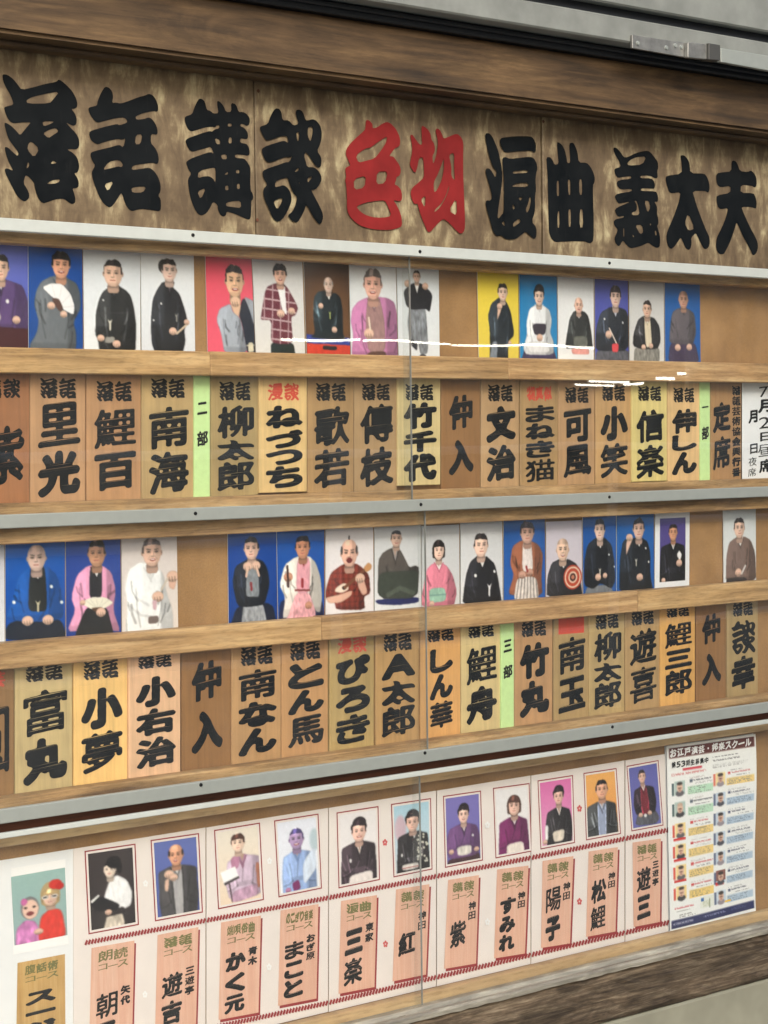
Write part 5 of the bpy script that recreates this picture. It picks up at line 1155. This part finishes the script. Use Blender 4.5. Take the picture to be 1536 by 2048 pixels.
for ri, (R, T, B) in enumerate(((R1, PT1, PB1), (R2, PT2, PB2))):
    for i, (a, b, hd, h0, h1, nm, n0, n1, col, red, lab) in enumerate(R):
        w_ = b-a
        by = -14 if nm == '竹千代' else (-8 if nm in ('ねづっち', '信楽') else 0)
        q = [(a+.7, T(a)), (b-.7, T(b)), (b-.7, B(b)+by), (a+.7, B(a)+by)]
        dv = random.uniform(-.0012, .0016)+(.003 if nm in ('ねづっち', '竹千代', '小右治', '信楽') else 0)
        c = tuple(min(255, x*random.uniform(.95, 1.05)) for x in col)
        hu0, hu1 = a+w_*.17, a+w_*.83
        nu0, nu1 = (a+w_*.14, a+w_*.90) if nm not in ('しん華',) else (a+w_*.24, a+w_*.80)
        its = []
        if red == 2:
            pass
        its.append(('heading_lettering', rowtxt(hd, hu0, h0, hu1, h1), M_redink if red else M_ink))
        its.append(('name_lettering', column(nm, nu0, n0, nu1, n1, .05, HSZ.get(nm)), M_ink))
        root = plaque(q, '%d_%d' % (ri, i), c, its, lab, d1=.0095+dv, group='performer name plaques')
        if red == 2:
            s = -0.0866
            flat('red_patch', [(hu0-2, h0-4+s*(hu0-(a+b)/2)), (hu1+2, h0-4+s*(hu1-(a+b)/2)), (hu1+2, h1+2+s*(hu1-(a+b)/2)), (hu0-2, h1+2+s*(hu0-(a+b)/2))], .0095+dv+.0003, mat('red sticker', srgb(214, 74, 52), .6), root)
# interval boards
for (a, b, T, B, ys, lab) in ((882, 961, PT1, PB1, (789, 860, 880, 950), 'brown interval board between the pale short plaque and the plaque under the yellow photo'),
                              (363, 463, PT2, PB2, (1321, 1402, 1422, 1505), 'dark brown interval board beside the bright pinkish plaque'),
                              (1392, 1453, PT2, PB2, (1227, 1288, 1307, 1370), 'brown interval board beside the orange plaque under the white bordered photo')):
    w_ = b-a; q = [(a+.7, T(a)), (b-.7, T(b)), (b-.7, B(b)), (a+.7, B(a))]
    plaque(q, 'int%d' % a, (148, 108, 66), [('lettering', [('仲', a+w_*.2, ys[0], a+w_*.8, ys[1]), ('入', a+w_*.2, ys[2], a+w_*.82, ys[3])], M_ink)], lab, d1=.008, group='interval boards', name='interval_board', cat='board')
# green part markers
for (a, b, T, B, n_, ny, by, lab) in ((388, 421, PT1, PB1, '二', (803, 830), (862, 893), 'narrow pale green paper strip marking part two'),
                                      (1400, 1421, PT1, PB1, '一', (806, 822), (853, 880), 'narrow pale green paper strip marking part one'),
                                      (1002, 1029, PT2, PB2, '三', (1278, 1305), (1330, 1357), 'narrow pale green paper strip marking part three')):
    w_ = b-a; q = [(a+.5, T(a)), (b-.5, T(b)), (b-.5, B(b)), (a+.5, B(a))]
    plaque(q, 'g', None, [('lettering', [(n_, a+w_*.2, ny[0], a+w_*.8, ny[1], .7), ('部', a+w_*.18, by[0], a+w_*.84, by[1], .5)], M_ink)], lab, d0=.006, d1=.0125, group='green part markers', name='part_marker', cat='marker', m=M_green)
# theatre board and date sheet
a, b = 1421, 1483; w_ = b-a
q = [(a+.5, PT1(a)), (b-.5, PT1(b)), (b-.5, PB1(b)), (a+.5, PB1(a))]
plaque(q, 'thb', (172, 132, 88), [('lettering', [('定', 1426, 804, 1461, 866), ('席', 1426, 872, 1461, 940)] + column('落語芸術協会興行番', 1464, 771, 1481, 955, .08), M_ink)], 'brown programme board with one large and one small column of characters', name='programme_board', cat='board')
a, b = 1485, 1562
q = [(a, PT1(a)+4), (b, PT1(b)+4), (b, PB1(b)-4), (a, PB1(a)-4)]
plaque(q, 'dt', None, [('lettering', [('7', 1518, 772, 1536, 794, .15), ('月', 1516, 797, 1544, 826, .8), ('2', 1518, 834, 1540, 858, .1), ('日', 1520, 863, 1542, 883, .8), ('昼', 1516, 888, 1542, 914, .1), ('席', 1518, 918, 1546, 946, .5),
    ('月', 1497, 819, 1515, 847, .8), ('日', 1500, 886, 1515, 908, .8), ('夜', 1497, 914, 1513, 932, .1), ('席', 1496, 936, 1512, 953, .1)], M_ink)], 'white paper sheet with a handwritten date', d0=.006, d1=.0085, name='date_sheet', cat='paper', m=M_white)

# ------------------------------------------------------------------ course sheets in the lower tier
def C1(g):
    g.bg((66, 58, 58), (58, 52, 52), .3); g.p([(.30, .98), (.36, .84), (.70, .82), (.76, 1.03), (.26, 1.03)], (212, 200, 184), .1, .4); g.p([(.34, .55), (.46, .38), (.62, .33), (.84, .42), (.95, .60), (.90, .76), (.70, .80), (.36, .84), (.28, .70)], (238, 238, 240), .18, .12); g.p([(.34, .80), (.74, .75), (.78, .84), (.36, .86)], (48, 42, 42))
    head(g, .47, .25, .105, (224, 206, 190), (26, 24, 24), 'side', tilt=-.3); g.e(.56, .16, .16, .08, (28, 26, 26)); g.e(.68, .24, .06, .08, (28, 26, 26)); g.p([(.02, .62), (.20, .56), (.66, .72), (.60, .80), (.14, .76), (.02, .66)], (30, 28, 30), .1, 0, 1); g.p([(.02, .62), (.20, .55), (.22, .57), (.04, .65)], WH, 0, 0, 0, 1); hand(g, .40, .80, .05)
def C2(g):
    g.bg((98, 112, 178), (78, 92, 160)); kimono(g, .50, .22, .14, (74, 72, 74), .40, .42, .38, bx=.52, inner=(172, 170, 172), iw=.22); head(g, .50, .21, .14, (214, 158, 128), (30, 26, 26), 'thin', 1); hand(g, .32, .45, .075); hand(g, .42, .50, .065); g.p([(.22, .52), (.32, .50), (.28, .68), (.20, .66)], SK)
def C3(g):
    g.bg((232, 224, 212), (236, 214, 190)); kimono(g, .58, .25, .13, (206, 184, 206), .36, .42, .36, bx=.62, by=.95, collar=(176, 130, 156), band=(150, 104, 132)); g.p([(.30, .38), (.52, .34), (.50, .52), (.32, .56)], (186, 130, 160)); head(g, .50, .19, .125, (240, 206, 186), (74, 48, 40), 'bushy', tilt=-.25); g.p([(.04, .55), (.40, .50), (.48, .66), (.12, .72)], (244, 244, 246), .03, 0, 0, 1)
    g.p([(.12, .70), (.48, .64), (.49, .67), (.13, .74)], (60, 52, 54), 0, 0, 0, 1); g.p([(.22, .72), (.26, .71), (.32, .98), (.28, .98)], (90, 70, 80), 0, 0, 0, 1); g.p([(.90, .5), (.99, .5), (.99, .85), (.92, .85)], (176, 110, 84)); g.p([(.30, .84), (.9, .78), (.95, .95), (.3, 1.0)], (190, 152, 178), .2, .3)
def C4(g):
    g.bg((226, 230, 244), (236, 238, 246)); g.e(.92, .32, .12, .16, (188, 206, 216), 0, 0, 0, 8); kimono(g, .47, .32, .13, (150, 176, 224), .34, .40, .40, bx=.50, collar=(128, 156, 206), band=(120, 148, 200)); g.p([(.60, .62), (.92, .40), (.96, .72), (.60, .95)], (214, 226, 244), .1, .1); head(g, .47, .27, .14, (176, 148, 190), (70, 62, 112), 'short', 1); g.p([(.30, .88), (.48, .84), (.52, .98), (.34, 1.0)], (120, 40, 96)); hand(g, .20, .97, .05, (190, 130, 170))
def C5(g):
    g.bg((228, 224, 226), (236, 230, 230)); kimono(g, .52, .30, .14, (56, 46, 52), .40, .44, .44, bx=.5, vd=1.5); g.p([(.25, .89), (.86, .86), (.88, 1.03), (.22, 1.03)], (232, 222, 218), .1, .1); head(g, .52, .28, .145, (232, 190, 174), (40, 30, 34), 'updo', 1); g.e(.28, .68, .03, .03, WH)
def C6(g):
    g.bg((168, 204, 222), (206, 214, 222)); g.e(.18, .35, .16, .2, (196, 172, 184), 0, 0, 0, 10); kimono(g, .56, .30, .13, (40, 38, 40), .38, .42, .44, bx=.52)
    for k in range(26): g.e(.62+.32*g.rs.rand(), .48+.42*g.rs.rand(), .03, .018, (224, 222, 206))
    g.p([(.20, .88), (.66, .88), (.66, .97), (.20, .97)], (226, 220, 214)); g.p([(.20, .93), (.66, .93), (.66, .945), (.20, .945)], (170, 90, 90), 0, 0, 0, 1); head(g, .52, .28, .135, (230, 186, 168), (28, 22, 24), 'updo'); g.e(.20, .74, .025, .025, WH); g.e(.64, .80, .02, .02, WH)
def C7(g):
    g.bg((124, 116, 184), (110, 104, 172)); g.p([(.05, .92), (.95, .88), (1, 1.03), (0, 1.03)], (70, 46, 50)); kimono(g, .52, .31, .125, (112, 78, 124), .36, .46, .40, by=.93, bx=.5, vd=1.1); g.p([(.30, .76), (.74, .76), (.72, .90), (.32, .90)], (214, 208, 200), .2, .2); head(g, .52, .29, .125, (232, 194, 178), (32, 24, 28), 'updo', 1); hand(g, .14, .82, .05); hand(g, .88, .84, .05); g.e(.78, .62, .03, .02, WH)
def C8(g):
    g.bg((228, 226, 228), (234, 230, 228)); kimono(g, .55, .31, .155, (116, 42, 94), .38, .42, .44, bx=.52); g.p([(.30, .86), (.80, .84), (.84, 1.03), (.28, 1.03)], (232, 222, 212), .1, .1); head(g, .56, .28, .15, (234, 192, 174), (78, 50, 42), 'bob')
def C9(g):
    g.bg((214, 110, 170), (226, 160, 196)); kimono(g, .58, .32, .125, (40, 38, 40), .32, .40, .36, bx=.56, vd=1.2); g.p([(.34, .80), (.74, .78), (.70, .96), (.38, .97)], (222, 210, 194), .15, .15); head(g, .58, .26, .125, (226, 184, 168), (32, 26, 28), 'updo'); g.p([(.12, .68), (.22, .68), (.20, .92), (.10, .92)], WH); hand(g, .10, .94, .05)
def C10(g):
    g.bg((232, 172, 96), (226, 150, 84)); kimono(g, .50, .32, .15, (62, 64, 66), .42, .46, .46, bx=.48, inner=(150, 160, 186), iw=.22, collar=(200, 202, 214)); head(g, .52, .27, .15, (222, 170, 142), (30, 28, 30), 'short')
def C11(g):
    g.bg((96, 98, 168), (104, 104, 172)); g.p([(.08, .96), (.20, .76), (.80, .74), (.96, .90), (.8, .99)], (84, 84, 92), .2, .3); kimono(g, .46, .24, .105, (38, 30, 36), .30, .36, .30, by=.80, bx=.48, inner=(112, 34, 46), iw=.34); head(g, .44, .18, .105, (216, 176, 158)); hand(g, .30, .80, .05); hand(g, .62, .79, .05); g.e(.46, .82, .05, .03, WH)
def C0(g):
    g.bg((150, 182, 178), (146, 172, 172)); g.p([(.02, 1.03), (.06, .76), (.22, .66), (.42, .70), (.54, 1.03)], (206, 130, 188), .2, .3); g.p([(.44, 1.03), (.50, .66), (.68, .56), (.90, .60), (.98, 1.03)], (214, 62, 50), .25, .15)
    g.e(.32, .50, .17, .165, (122, 122, 124)); g.e(.33, .52, .145, .14, (226, 190, 172)); g.e(.24, .49, .03, .016, (60, 46, 46)); g.e(.40, .49, .03, .016, (60, 46, 46)); g.e(.32, .58, .07, .03, (128, 60, 62)); g.e(.22, .40, .06, .05, (196, 104, 160))
    g.e(.70, .36, .18, .19, (182, 156, 112)); head(g, .70, .40, .12, (226, 190, 170), (186, 158, 112), 'bob', 1); g.e(.60, .39, .06, .028, WH); g.e(.78, .39, .06, .028, WH); g.e(.60, .39, .04, .015, (90, 80, 80)); g.e(.78, .39, .04, .015, (90, 80, 80)); g.e(.80, .22, .12, .07, (206, 54, 44)); g.e(.88, .26, .08, .05, (190, 44, 40)); hand(g, .46, .86, .06)

FR = [((22, 1754), (130, 1735), (135, 1870), (29, 1891)),
 ((169, 1702), (271, 1687), (278, 1850), (177, 1869)), ((301, 1680), (398, 1666), (406, 1825), (310, 1843)), ((428, 1660), (520, 1645), (528, 1800), (436, 1819)),
 ((548, 1641), (637, 1627), (644, 1777), (557, 1795)), ((673, 1625), (757, 1612), (760, 1760), (677, 1777)), ((782, 1608), (862, 1596), (865, 1739), (787, 1755)),
 ((886, 1592), (962, 1581), (966, 1721), (890, 1736)), ((986, 1576), (1059, 1566), (1064, 1703), (991, 1717)), ((1075, 1561), (1146, 1550), (1150, 1686), (1081, 1699)),
 ((1167, 1546), (1233, 1536), (1242, 1668), (1172, 1681)), ((1253, 1532), (1317, 1520), (1327, 1651), (1263, 1663))]
PQ = [((35, 1926), (130, 1908), (131, 2088), (32, 2108)),
 ((183, 1896), (269, 1881), (264, 2084), (178, 2102)), ((315, 1870), (397, 1854), (392, 2050), (310, 2066)), ((442, 1845), (522, 1831), (517, 2025), (437, 2040)),
 ((561, 1821), (637, 1808), (633, 1997), (556, 2012)), ((682, 1802), (754, 1790), (749, 1974), (677, 1988)), ((792, 1779), (859, 1768), (852, 1949), (785, 1963)),
 ((896, 1760), (958, 1750), (952, 1927), (888, 1938)), ((994, 1739), (1057, 1731), (1050, 1907), (988, 1917)), ((1085, 1722), (1147, 1712), (1140, 1887), (1082, 1896)),
 ((1177, 1703), (1236, 1694), (1231, 1863), (1172, 1874)), ((1265, 1685), (1322, 1677), (1320, 1844), (1267, 1854))]
# heading, family name (small), (v range), given name, (v range)
TX = [('腹話術', '', None, 'スージー', (.34, 1.0)), ('朗読', '矢代', (.42, .62), '朝子', (.45, 1.0)), ('落語', '三遊亭', (.38, .68), '遊吉', (.40, .97)),
 ('端唄俗曲', '青木', (.30, .50), 'かく元', (.32, .97)), ('のこぎり音楽', 'おぎ原', (.30, .58), 'まこと', (.34, .95)), ('浪曲', '東家', (.28, .50), '三楽', (.30, .95)),
 ('講談', '神田', (.28, .50), '紅', (.48, .76)), ('講談', '神田', (.28, .50), '紫', (.46, .80)), ('講談', '神田', (.28, .48), 'すみれ', (.32, .95)),
 ('講談', '神田', (.28, .50), '陽子', (.30, .96)), ('講談', '神田', (.28, .48), '松鯉', (.33, .96)), ('落語', '三遊亭', (.25, .56), '遊三', (.29, .95))]
def s_top(x): return 1698-(x-145)*0.1601
def s_bot(x): return 2025-(x-652)*0.2364
SH = [((-130, 146), (0,), 'white sheet with a photo of a person and a hand puppet'),
 ((146, 412), (1, 2), 'course sheet with photos of a reader in white blouse and a person with clasped hands'),
 ((412, 657), (3, 4), 'course sheet with photos of a music stand player and someone in pale blue shirt'),
 ((657, 873), (5, 6), 'course sheet with two photos of people with swept up hair in black kimono'),
 ((873, 1062), (7, 8), 'course sheet with photos of people in lilac and deep purple kimono'),
 ((1062, 1250), (9, 10), 'course sheet with photos on magenta and orange backdrops'),
 ((1250, 1340), (11,), 'narrow course sheet with a photo of a kneeling person on violet backdrop')]
CF = [C0, C1, C2, C3, C4, C5, C6, C7, C8, C9, C10, C11]
def lerp(a, b, t): return a+(b-a)*t
def rope(name, x0, y0, x1, y1, d, parent):
    V, F = [], []
    L = math.hypot(x1-x0, y1-y0); n = max(4, int(L/6.2)); st = (x1-x0)/n
    sl = (y1-y0)/(x1-x0)
    for k in range(n):
        cx = x0+st*(k+.5); cy = y0+sl*(cx-x0); o = len(V)
        for (dx, dy) in ((-.55, 3.2), (.08, 6.0), (.66, -2.6), (.10, -6.0)):
            V.append(P(cx+dx*st, cy+dy+sl*dx*st, d))
        F.append((o, o+1, o+2, o+3))
    return mesh(name, V, F, M_redline, parent)
def blossom(x, y, d, m, parent, r=6):
    V, F = [], []
    sx = .72
    for k in range(5):
        a = rad(90+72*k); cx, cy = x+math.cos(a)*r*.62*sx, y-math.sin(a)*r*.62; o = len(V)
        for j in range(8): V.append(P(cx+math.cos(j*.7854)*r*.42*sx, cy+math.sin(j*.7854)*r*.42, d))
        F.append(tuple(o+7-j for j in range(8)))
    return mesh('flower', V, F, m, parent)
for si, ((xa, xb), cols, lab) in enumerate(SH):
    d1 = .0034+(.0012 if si % 2 else 0)
    if si == 0: q = [(xa, s_top(xa)), (xb, s_top(xb)), (xb, 2150), (xa, 2215)]
    else: q = [(xa+1, s_top(xa)), (xb-1, s_top(xb)), (xb-1, s_bot(xb)), (xa+1, s_bot(xa))]
    root = tag(empty('course_sheet', base_of(q, d1)), lab, 'poster', 'course sheets in the lower tier')
    quadbox('paper', q, d1-.0012, d1, M_white if si == 0 else M_paper, root, bev=0)
    for ci in cols:
        fq = FR[ci]; f = Q(fq, d1+.0006)
        g = Img(.60, 46, 72, 200+ci); CF[ci](g)
        if ci == 0:
            flat('print_border', [(22, 1737), (131, 1718), (137, 1888), (27, 1909)], d1+.0005, M_flower, root)
            photo_mesh('portrait', fq, d1+.0010, g, M_print, root)
        else:
            ins = lambda k: [(lerp(lerp(fq[0][0], fq[1][0], u), lerp(fq[3][0], fq[2][0], u), v), lerp(lerp(fq[0][1], fq[1][1], u), lerp(fq[3][1], fq[2][1], u), v)) for u, v in ((k*1.5, k), (1-k*1.5, k), (1-k*1.5, 1-k), (k*1.5, 1-k))]
            flat('red_frame', fq, d1+.0004, M_redline, root)
            flat('frame_margin', ins(.016), d1+.0008, M_paper, root)
            photo_mesh('portrait', ins(.042), d1+.0012, g, M_printm, root)
        pq = PQ[ci]; hd, fam, fv, nm, nv = TX[ci]
        if ci: flat('panel_shadow', [(x+3.2, y+5) for x, y in pq], d1+.0004, M_redline, root)
        np_ = flat('name_panel', pq, d1+.0008, M_ochre if ci == 0 else M_salmon, root)
        f2 = Q(pq, d1+.0012)
        letters('course_lettering', rowtxt(hd, .15, .045, .86, .155), f2, M_olive, root)
        letters('course_lettering', [('コ', .17, .175, .38, .235, .35), ('ー', .40, .18, .62, .235, .35), ('ス', .62, .165, .86, .235, .35)], f2, M_olive, root)
        x0, x1 = (.14, .64) if fam else (.18, .80)
        letters('name_lettering', column(nm, x0, nv[0], x1, nv[1], .10), f2, M_ink2, root)
        if fam: letters('name_lettering', [it+(.8,) for it in column(fam, .70, fv[0], .93, fv[1], .10)], f2, M_ink2, root)
    if si:
        # twisted red cord printed above and below the name panels
        ra = lambda x: 1886-(x-168)*.1853 if x < 660 else 1792-(x-663)*.1885 if x < 1000 else 1728-(x-1000)*.203
        rb = lambda x: 2002-(x-653)*.232 if x < 655 else 2006-(x-654)*.236
        x0 = max(xa+1, 169); x1 = min(xb-1, 1338)
        rope('printed_rope', x0, ra(x0+.1), x1, ra(x1), d1+.0014, root)
        rope('printed_rope', x0, rb(x0), x1, rb(x1), d1+.0014, root)
FLW = [(291, 1767, 0, 1), (290, 1989, 0, 1), (539, 1722, 0, 2), (538, 1934, 0, 2), (975, 1650, 0, 4), (975, 1844, 0, 4), (770, 1685, 1, 3), (771, 1888, 1, 3), (1159, 1617, 1, 5), (1159, 1803, 1, 5)]
sheets = [o for o in C.objects if o.name.startswith('course_sheet')]
for (x, y, r_, si) in FLW: blossom(x, y, .0056, M_pink if r_ else M_flower, sheets[si], 7)

# ------------------------------------------------------------------ the school poster
pq = [(1330, 1492), (1507, 1467), (1511, 1822), (1337, 1866)]
post = tag(empty('school_poster', base_of(pq, .008)), 'white school poster full of small portraits and coloured text blocks, navy footer', 'poster')
g = Img(.707, 120, 190, 900); g.bg((238, 238, 236), (234, 236, 236))
def rect(a, b, c, d_, col): g.c[(g.U > a) & (g.U < c) & (g.V > b) & (g.V < d_)] = col
def lines(a, b, c, d_, n, col, dens=.62):
    hgt = (d_-b)/n
    for i in range(n):
        y0 = b+i*hgt
        m = (g.U > a) & (g.U < a+(c-a)*(.7+.3*g.rs.rand())) & (g.V > y0+hgt*.2) & (g.V < y0+hgt*.75)
        k = np.repeat((g.rs.rand(g.U.shape[0]//2, g.U.shape[1]//2) < dens), 2, 0).repeat(2, 1)
        mm = m & k[:g.U.shape[0], :g.U.shape[1]]
        g.c[mm] = g.c[mm]*.35+np.array(col)*.65
rect(.03, .015, .98, .072, (96, 46, 42))
lines(.50, .092, .84, .104, 1, (60, 60, 64), .8); lines(.50, .112, .90, .124, 1, (60, 60, 64), .8); lines(.50, .134, .96, .160, 3, (150, 150, 150))
rect(.17, .132, .38, .146, (204, 60, 76)); lines(.05, .152, .46, .170, 1, (200, 90, 90), .7)
lft = [((186, 222, 196), 0), ((186, 222, 196), 0), ((236, 206, 136), 1), ((236, 206, 136), 1), ((236, 206, 136), 1), ((240, 208, 128), 1)]
for i, (c, rd) in enumerate(lft):
    y = .185+i*.112
    rect(.05, y+.02, .075, y+.085, (216, 96, 80) if rd else (90, 110, 112))
    rect(.08, y+.012, .19, y+.085, (240, 214, 150) if rd else (176, 196, 190))
    g.e(.135, y+.078, .045, .016, (60, 58, 62) if i % 2 else (96, 92, 96)); g.e(.135, y+.047, .032, .025, (222, 186, 164)); g.e(.135, y+.050, .020, .004, (120, 84, 74)); g.e(.135, y+.062, .012, .003, (160, 90, 84)); g.e(.135, y+.026, .030, .009, (66, 54, 50) if i not in (1,) else (200, 170, 150))
    lines(.24, y, .46, y+.008, 1, (150, 130, 130)); rect(.24, y+.012, .275, y+.027, (206, 76, 76) if rd else (84, 96, 112)); lines(.28, y+.012, .50, y+.026, 1, (190, 56, 60) if rd else (50, 54, 62), .85); lines(.30, y+.031, .50, y+.043, 1, (120, 120, 124))
    rect(.22, y+.048, .50, y+.092, c); lines(.23, y+.051, .49, y+.090, 4, (110, 110, 100), .5)
    if rd and i < 5: rect(.06, y+.09, .19, y+.103, (206, 56, 50))
for i in range(7):
    y = .178+i*.108; c = (236, 206, 136) if i == 0 else (176, 196, 216)
    rect(.505, y+.012, .53, y+.078, (222, 120, 96) if i == 0 else (92, 104, 136)); rect(.535, y+.008, .64, y+.078, (242, 220, 160) if i == 0 else (196, 212, 228))
    if i == 5: rect(.53, y+.004, .64, y+.06, (140, 92, 84)); rect(.52, y+.065, .62, y+.085, (206, 50, 50))
    g.e(.585, y+.070, .042, .015, (70, 70, 80) if i % 2 else (150, 140, 150)); g.e(.585, y+.040, .031, .024, (222, 186, 164)); g.e(.585, y+.042, .020, .004, (120, 84, 74)); g.e(.585, y+.054, .012, .003, (160, 90, 84)); g.e(.585, y+.021, .031, .010, (60, 50, 48))
    lines(.67, y, .90, y+.007, 1, (140, 140, 146)); rect(.67, y+.011, .70, y+.025, (206, 76, 76) if i == 0 else (66, 76, 112)); lines(.71, y+.011, .94, y+.025, 1, (196, 90, 90) if i == 0 else (54, 58, 76), .85); lines(.76, y+.030, .97, y+.041, 1, (130, 134, 140))
    rect(.655, y+.046, .97, y+.084, c); lines(.665, y+.049, .96, y+.082, 3, (110, 118, 130), .5)
rect(.63, .895, .70, .905, (240, 196, 60))
lines(.06, .868, .30, .882, 1, (196, 60, 70), .85); lines(.08, .890, .24, .898, 1, (70, 70, 72), .8); lines(.10, .908, .30, .928, 2, (90, 90, 90), .6)
rect(.34, .845, .50, .905, (226, 230, 222)); rect(.35, .850, .385, .868, (60, 110, 176)); rect(.44, .86, .455, .91, (140, 150, 130)); lines(.37, .87, .48, .90, 3, (150, 160, 110))
rect(.02, .935, .98, .980, (42, 48, 92)); lines(.04, .946, .34, .966, 1, (214, 216, 228), .8); lines(.38, .944, .66, .962, 1, (150, 156, 190), .7); lines(.70, .940, .88, .956, 2, (130, 136, 172), .6)
g.c = blur(g.c.reshape(g.c.shape[0], -1), 0).reshape(g.c.shape)
wav = lambda u, v: .004*math.sin(v*5.2+.6)*u*u+.0012*math.sin(u*5)
quadbox('paper', pq, .0035, .0045, M_white, post, bev=0)
photo_mesh('print', pq, .0062, g, M_printm, post, lambda u, v: wav(u, v)+.004)
f = Q(pq, .0105)
f3 = lambda u, v: (lambda p: Vector((p.x, p.y-wav(u, v)-.0008, p.z)))(f(u, v))
letters('title_lettering', rowtxt('お江戸演芸・邦楽スクール', .045, .022, .965, .066, .10, .7), f3, M_flower, post)
letters('subtitle_lettering', rowtxt('第53期生募集中', .06, .090, .47, .124, .16, .6), f3, M_ink2, post)

# ------------------------------------------------------------------ across the street (seen only as reflections in the panes)
LY = 11.0
def mirror(px, py, L=LY):
    p = P(px, py, -(L-.098)); return Vector((p.x, -L, p.z))
M_shop = mat('shop front render', (0.4, 0.39, 0.36), 0.8, build=speck((0.42, 0.41, 0.38), 0.3, 1.2))
M_shopd = mat('dark shop interior', (0.03, 0.03, 0.03), 0.7)
shop = tag(empty('shop_building', (10, -LY-1, 0)), 'plain shop building across the street, open front with ceiling tubes', 'building')
def sbox(name, x0, x1, y0, y1, z0, z1, m): 
    v = [(x0, y0, z0), (x1, y0, z0), (x1, y0, z1), (x0, y0, z1), (x0, y1, z0), (x1, y1, z0), (x1, y1, z1), (x0, y1, z1)]
    return bevelled(name, v, BOXF, m, shop, bev=0)
sbox('wall', -2, 40, -LY-6, -LY-5.8, 0, 5, M_shop)
sbox('upper_wall', -2, 40, -LY-.2, -LY+.4, 3.4, 7.5, M_shop)
sbox('ceiling', -2, 40, -LY-5.8, -LY-.2, 3.4, 3.6, M_shop)
for k in range(8): sbox('pillar', -2+k*5.6, -1.6+k*5.6, -LY, -LY+.4, 0, 3.4, M_shop)
def tubem():
    m = bpy.data.materials.new('lit tube'); m.use_nodes = True; t = m.node_tree
    t.nodes.remove(t.nodes['Principled BSDF']); e = t.nodes.new('ShaderNodeEmission'); e.inputs[0].default_value = (1, .93, .78, 1); e.inputs[1].default_value = 8
    t.links.new(e.outputs[0], t.nodes['Material Output'].inputs['Surface']); return m
M_tube = tubem()
segs = [(530, 716, 676), (724, 900, 684), (905, 1190, 693), (1150, 1230, 765), (1180, 1260, 757), (1250, 1290, 762), (1316, 1350, 757), (1356, 1430, 750)]
for k, (xa, xb, y) in enumerate(segs):
    a, b = mirror(xa, y), mirror(xb, y); zc = (mirror((xa+xb)/2, y)).z; n = 8; V = []
    for x in (a.x, b.x):
        for j in range(n): V.append((x, -LY+.009*math.cos(j*.7854), zc+.009*math.sin(j*.7854)))
    F = [(j, (j+1) % n, n+(j+1) % n, n+j) for j in range(n)]+[tuple(range(n)), tuple(range(2*n-1, n-1, -1))]
    tag(mesh('tube_lamp', V, F, M_tube, origin=(a+b)/2), 'lit white tube lamp in the shop front across the street, seen as a bright reflection', 'lamp', 'tube lamps across the street')
M_rail = mat('white added rail', (0.75, 0.76, 0.75), 0.4)  # unseen rail, added for the bright lines it reflects into the panes
GY_ = 5.2
gr = tag(empty('added_rail', (mirror(700, 1310, GY_).x, -GY_, 0)), 'white pipe rail added out of view for its bright lines in the panes', 'guard rail')
def pipe(name, a, b, r, m, parent, n=10):
    d_ = (b-a).normalized(); e1 = d_.orthogonal().normalized(); e2 = d_.cross(e1); V = []
    for p in (a, b):
        for j in range(n): V.append(p+e1*r*math.cos(6.2832*j/n)+e2*r*math.sin(6.2832*j/n))
    return mesh(name, V, [(j, (j+1) % n, n+(j+1) % n, n+j) for j in range(n)]+[tuple(range(n-1, -1, -1)), tuple(range(n, 2*n))], m, parent, smooth=False)
for py in (905, 1075, 1310):
    z = mirror(650, py, GY_).z
    pipe('bar', Vector((-2, -GY_, z)), Vector((16, -GY_, z)), .022, M_rail, gr)
for k in range(10): pipe('post', Vector((-1.8+k*1.95, -GY_-.05, 0)), Vector((-1.8+k*1.95, -GY_-.05, mirror(650, 890, GY_).z)), .03, M_rail, gr)
bpy.data.objects.remove(tob)
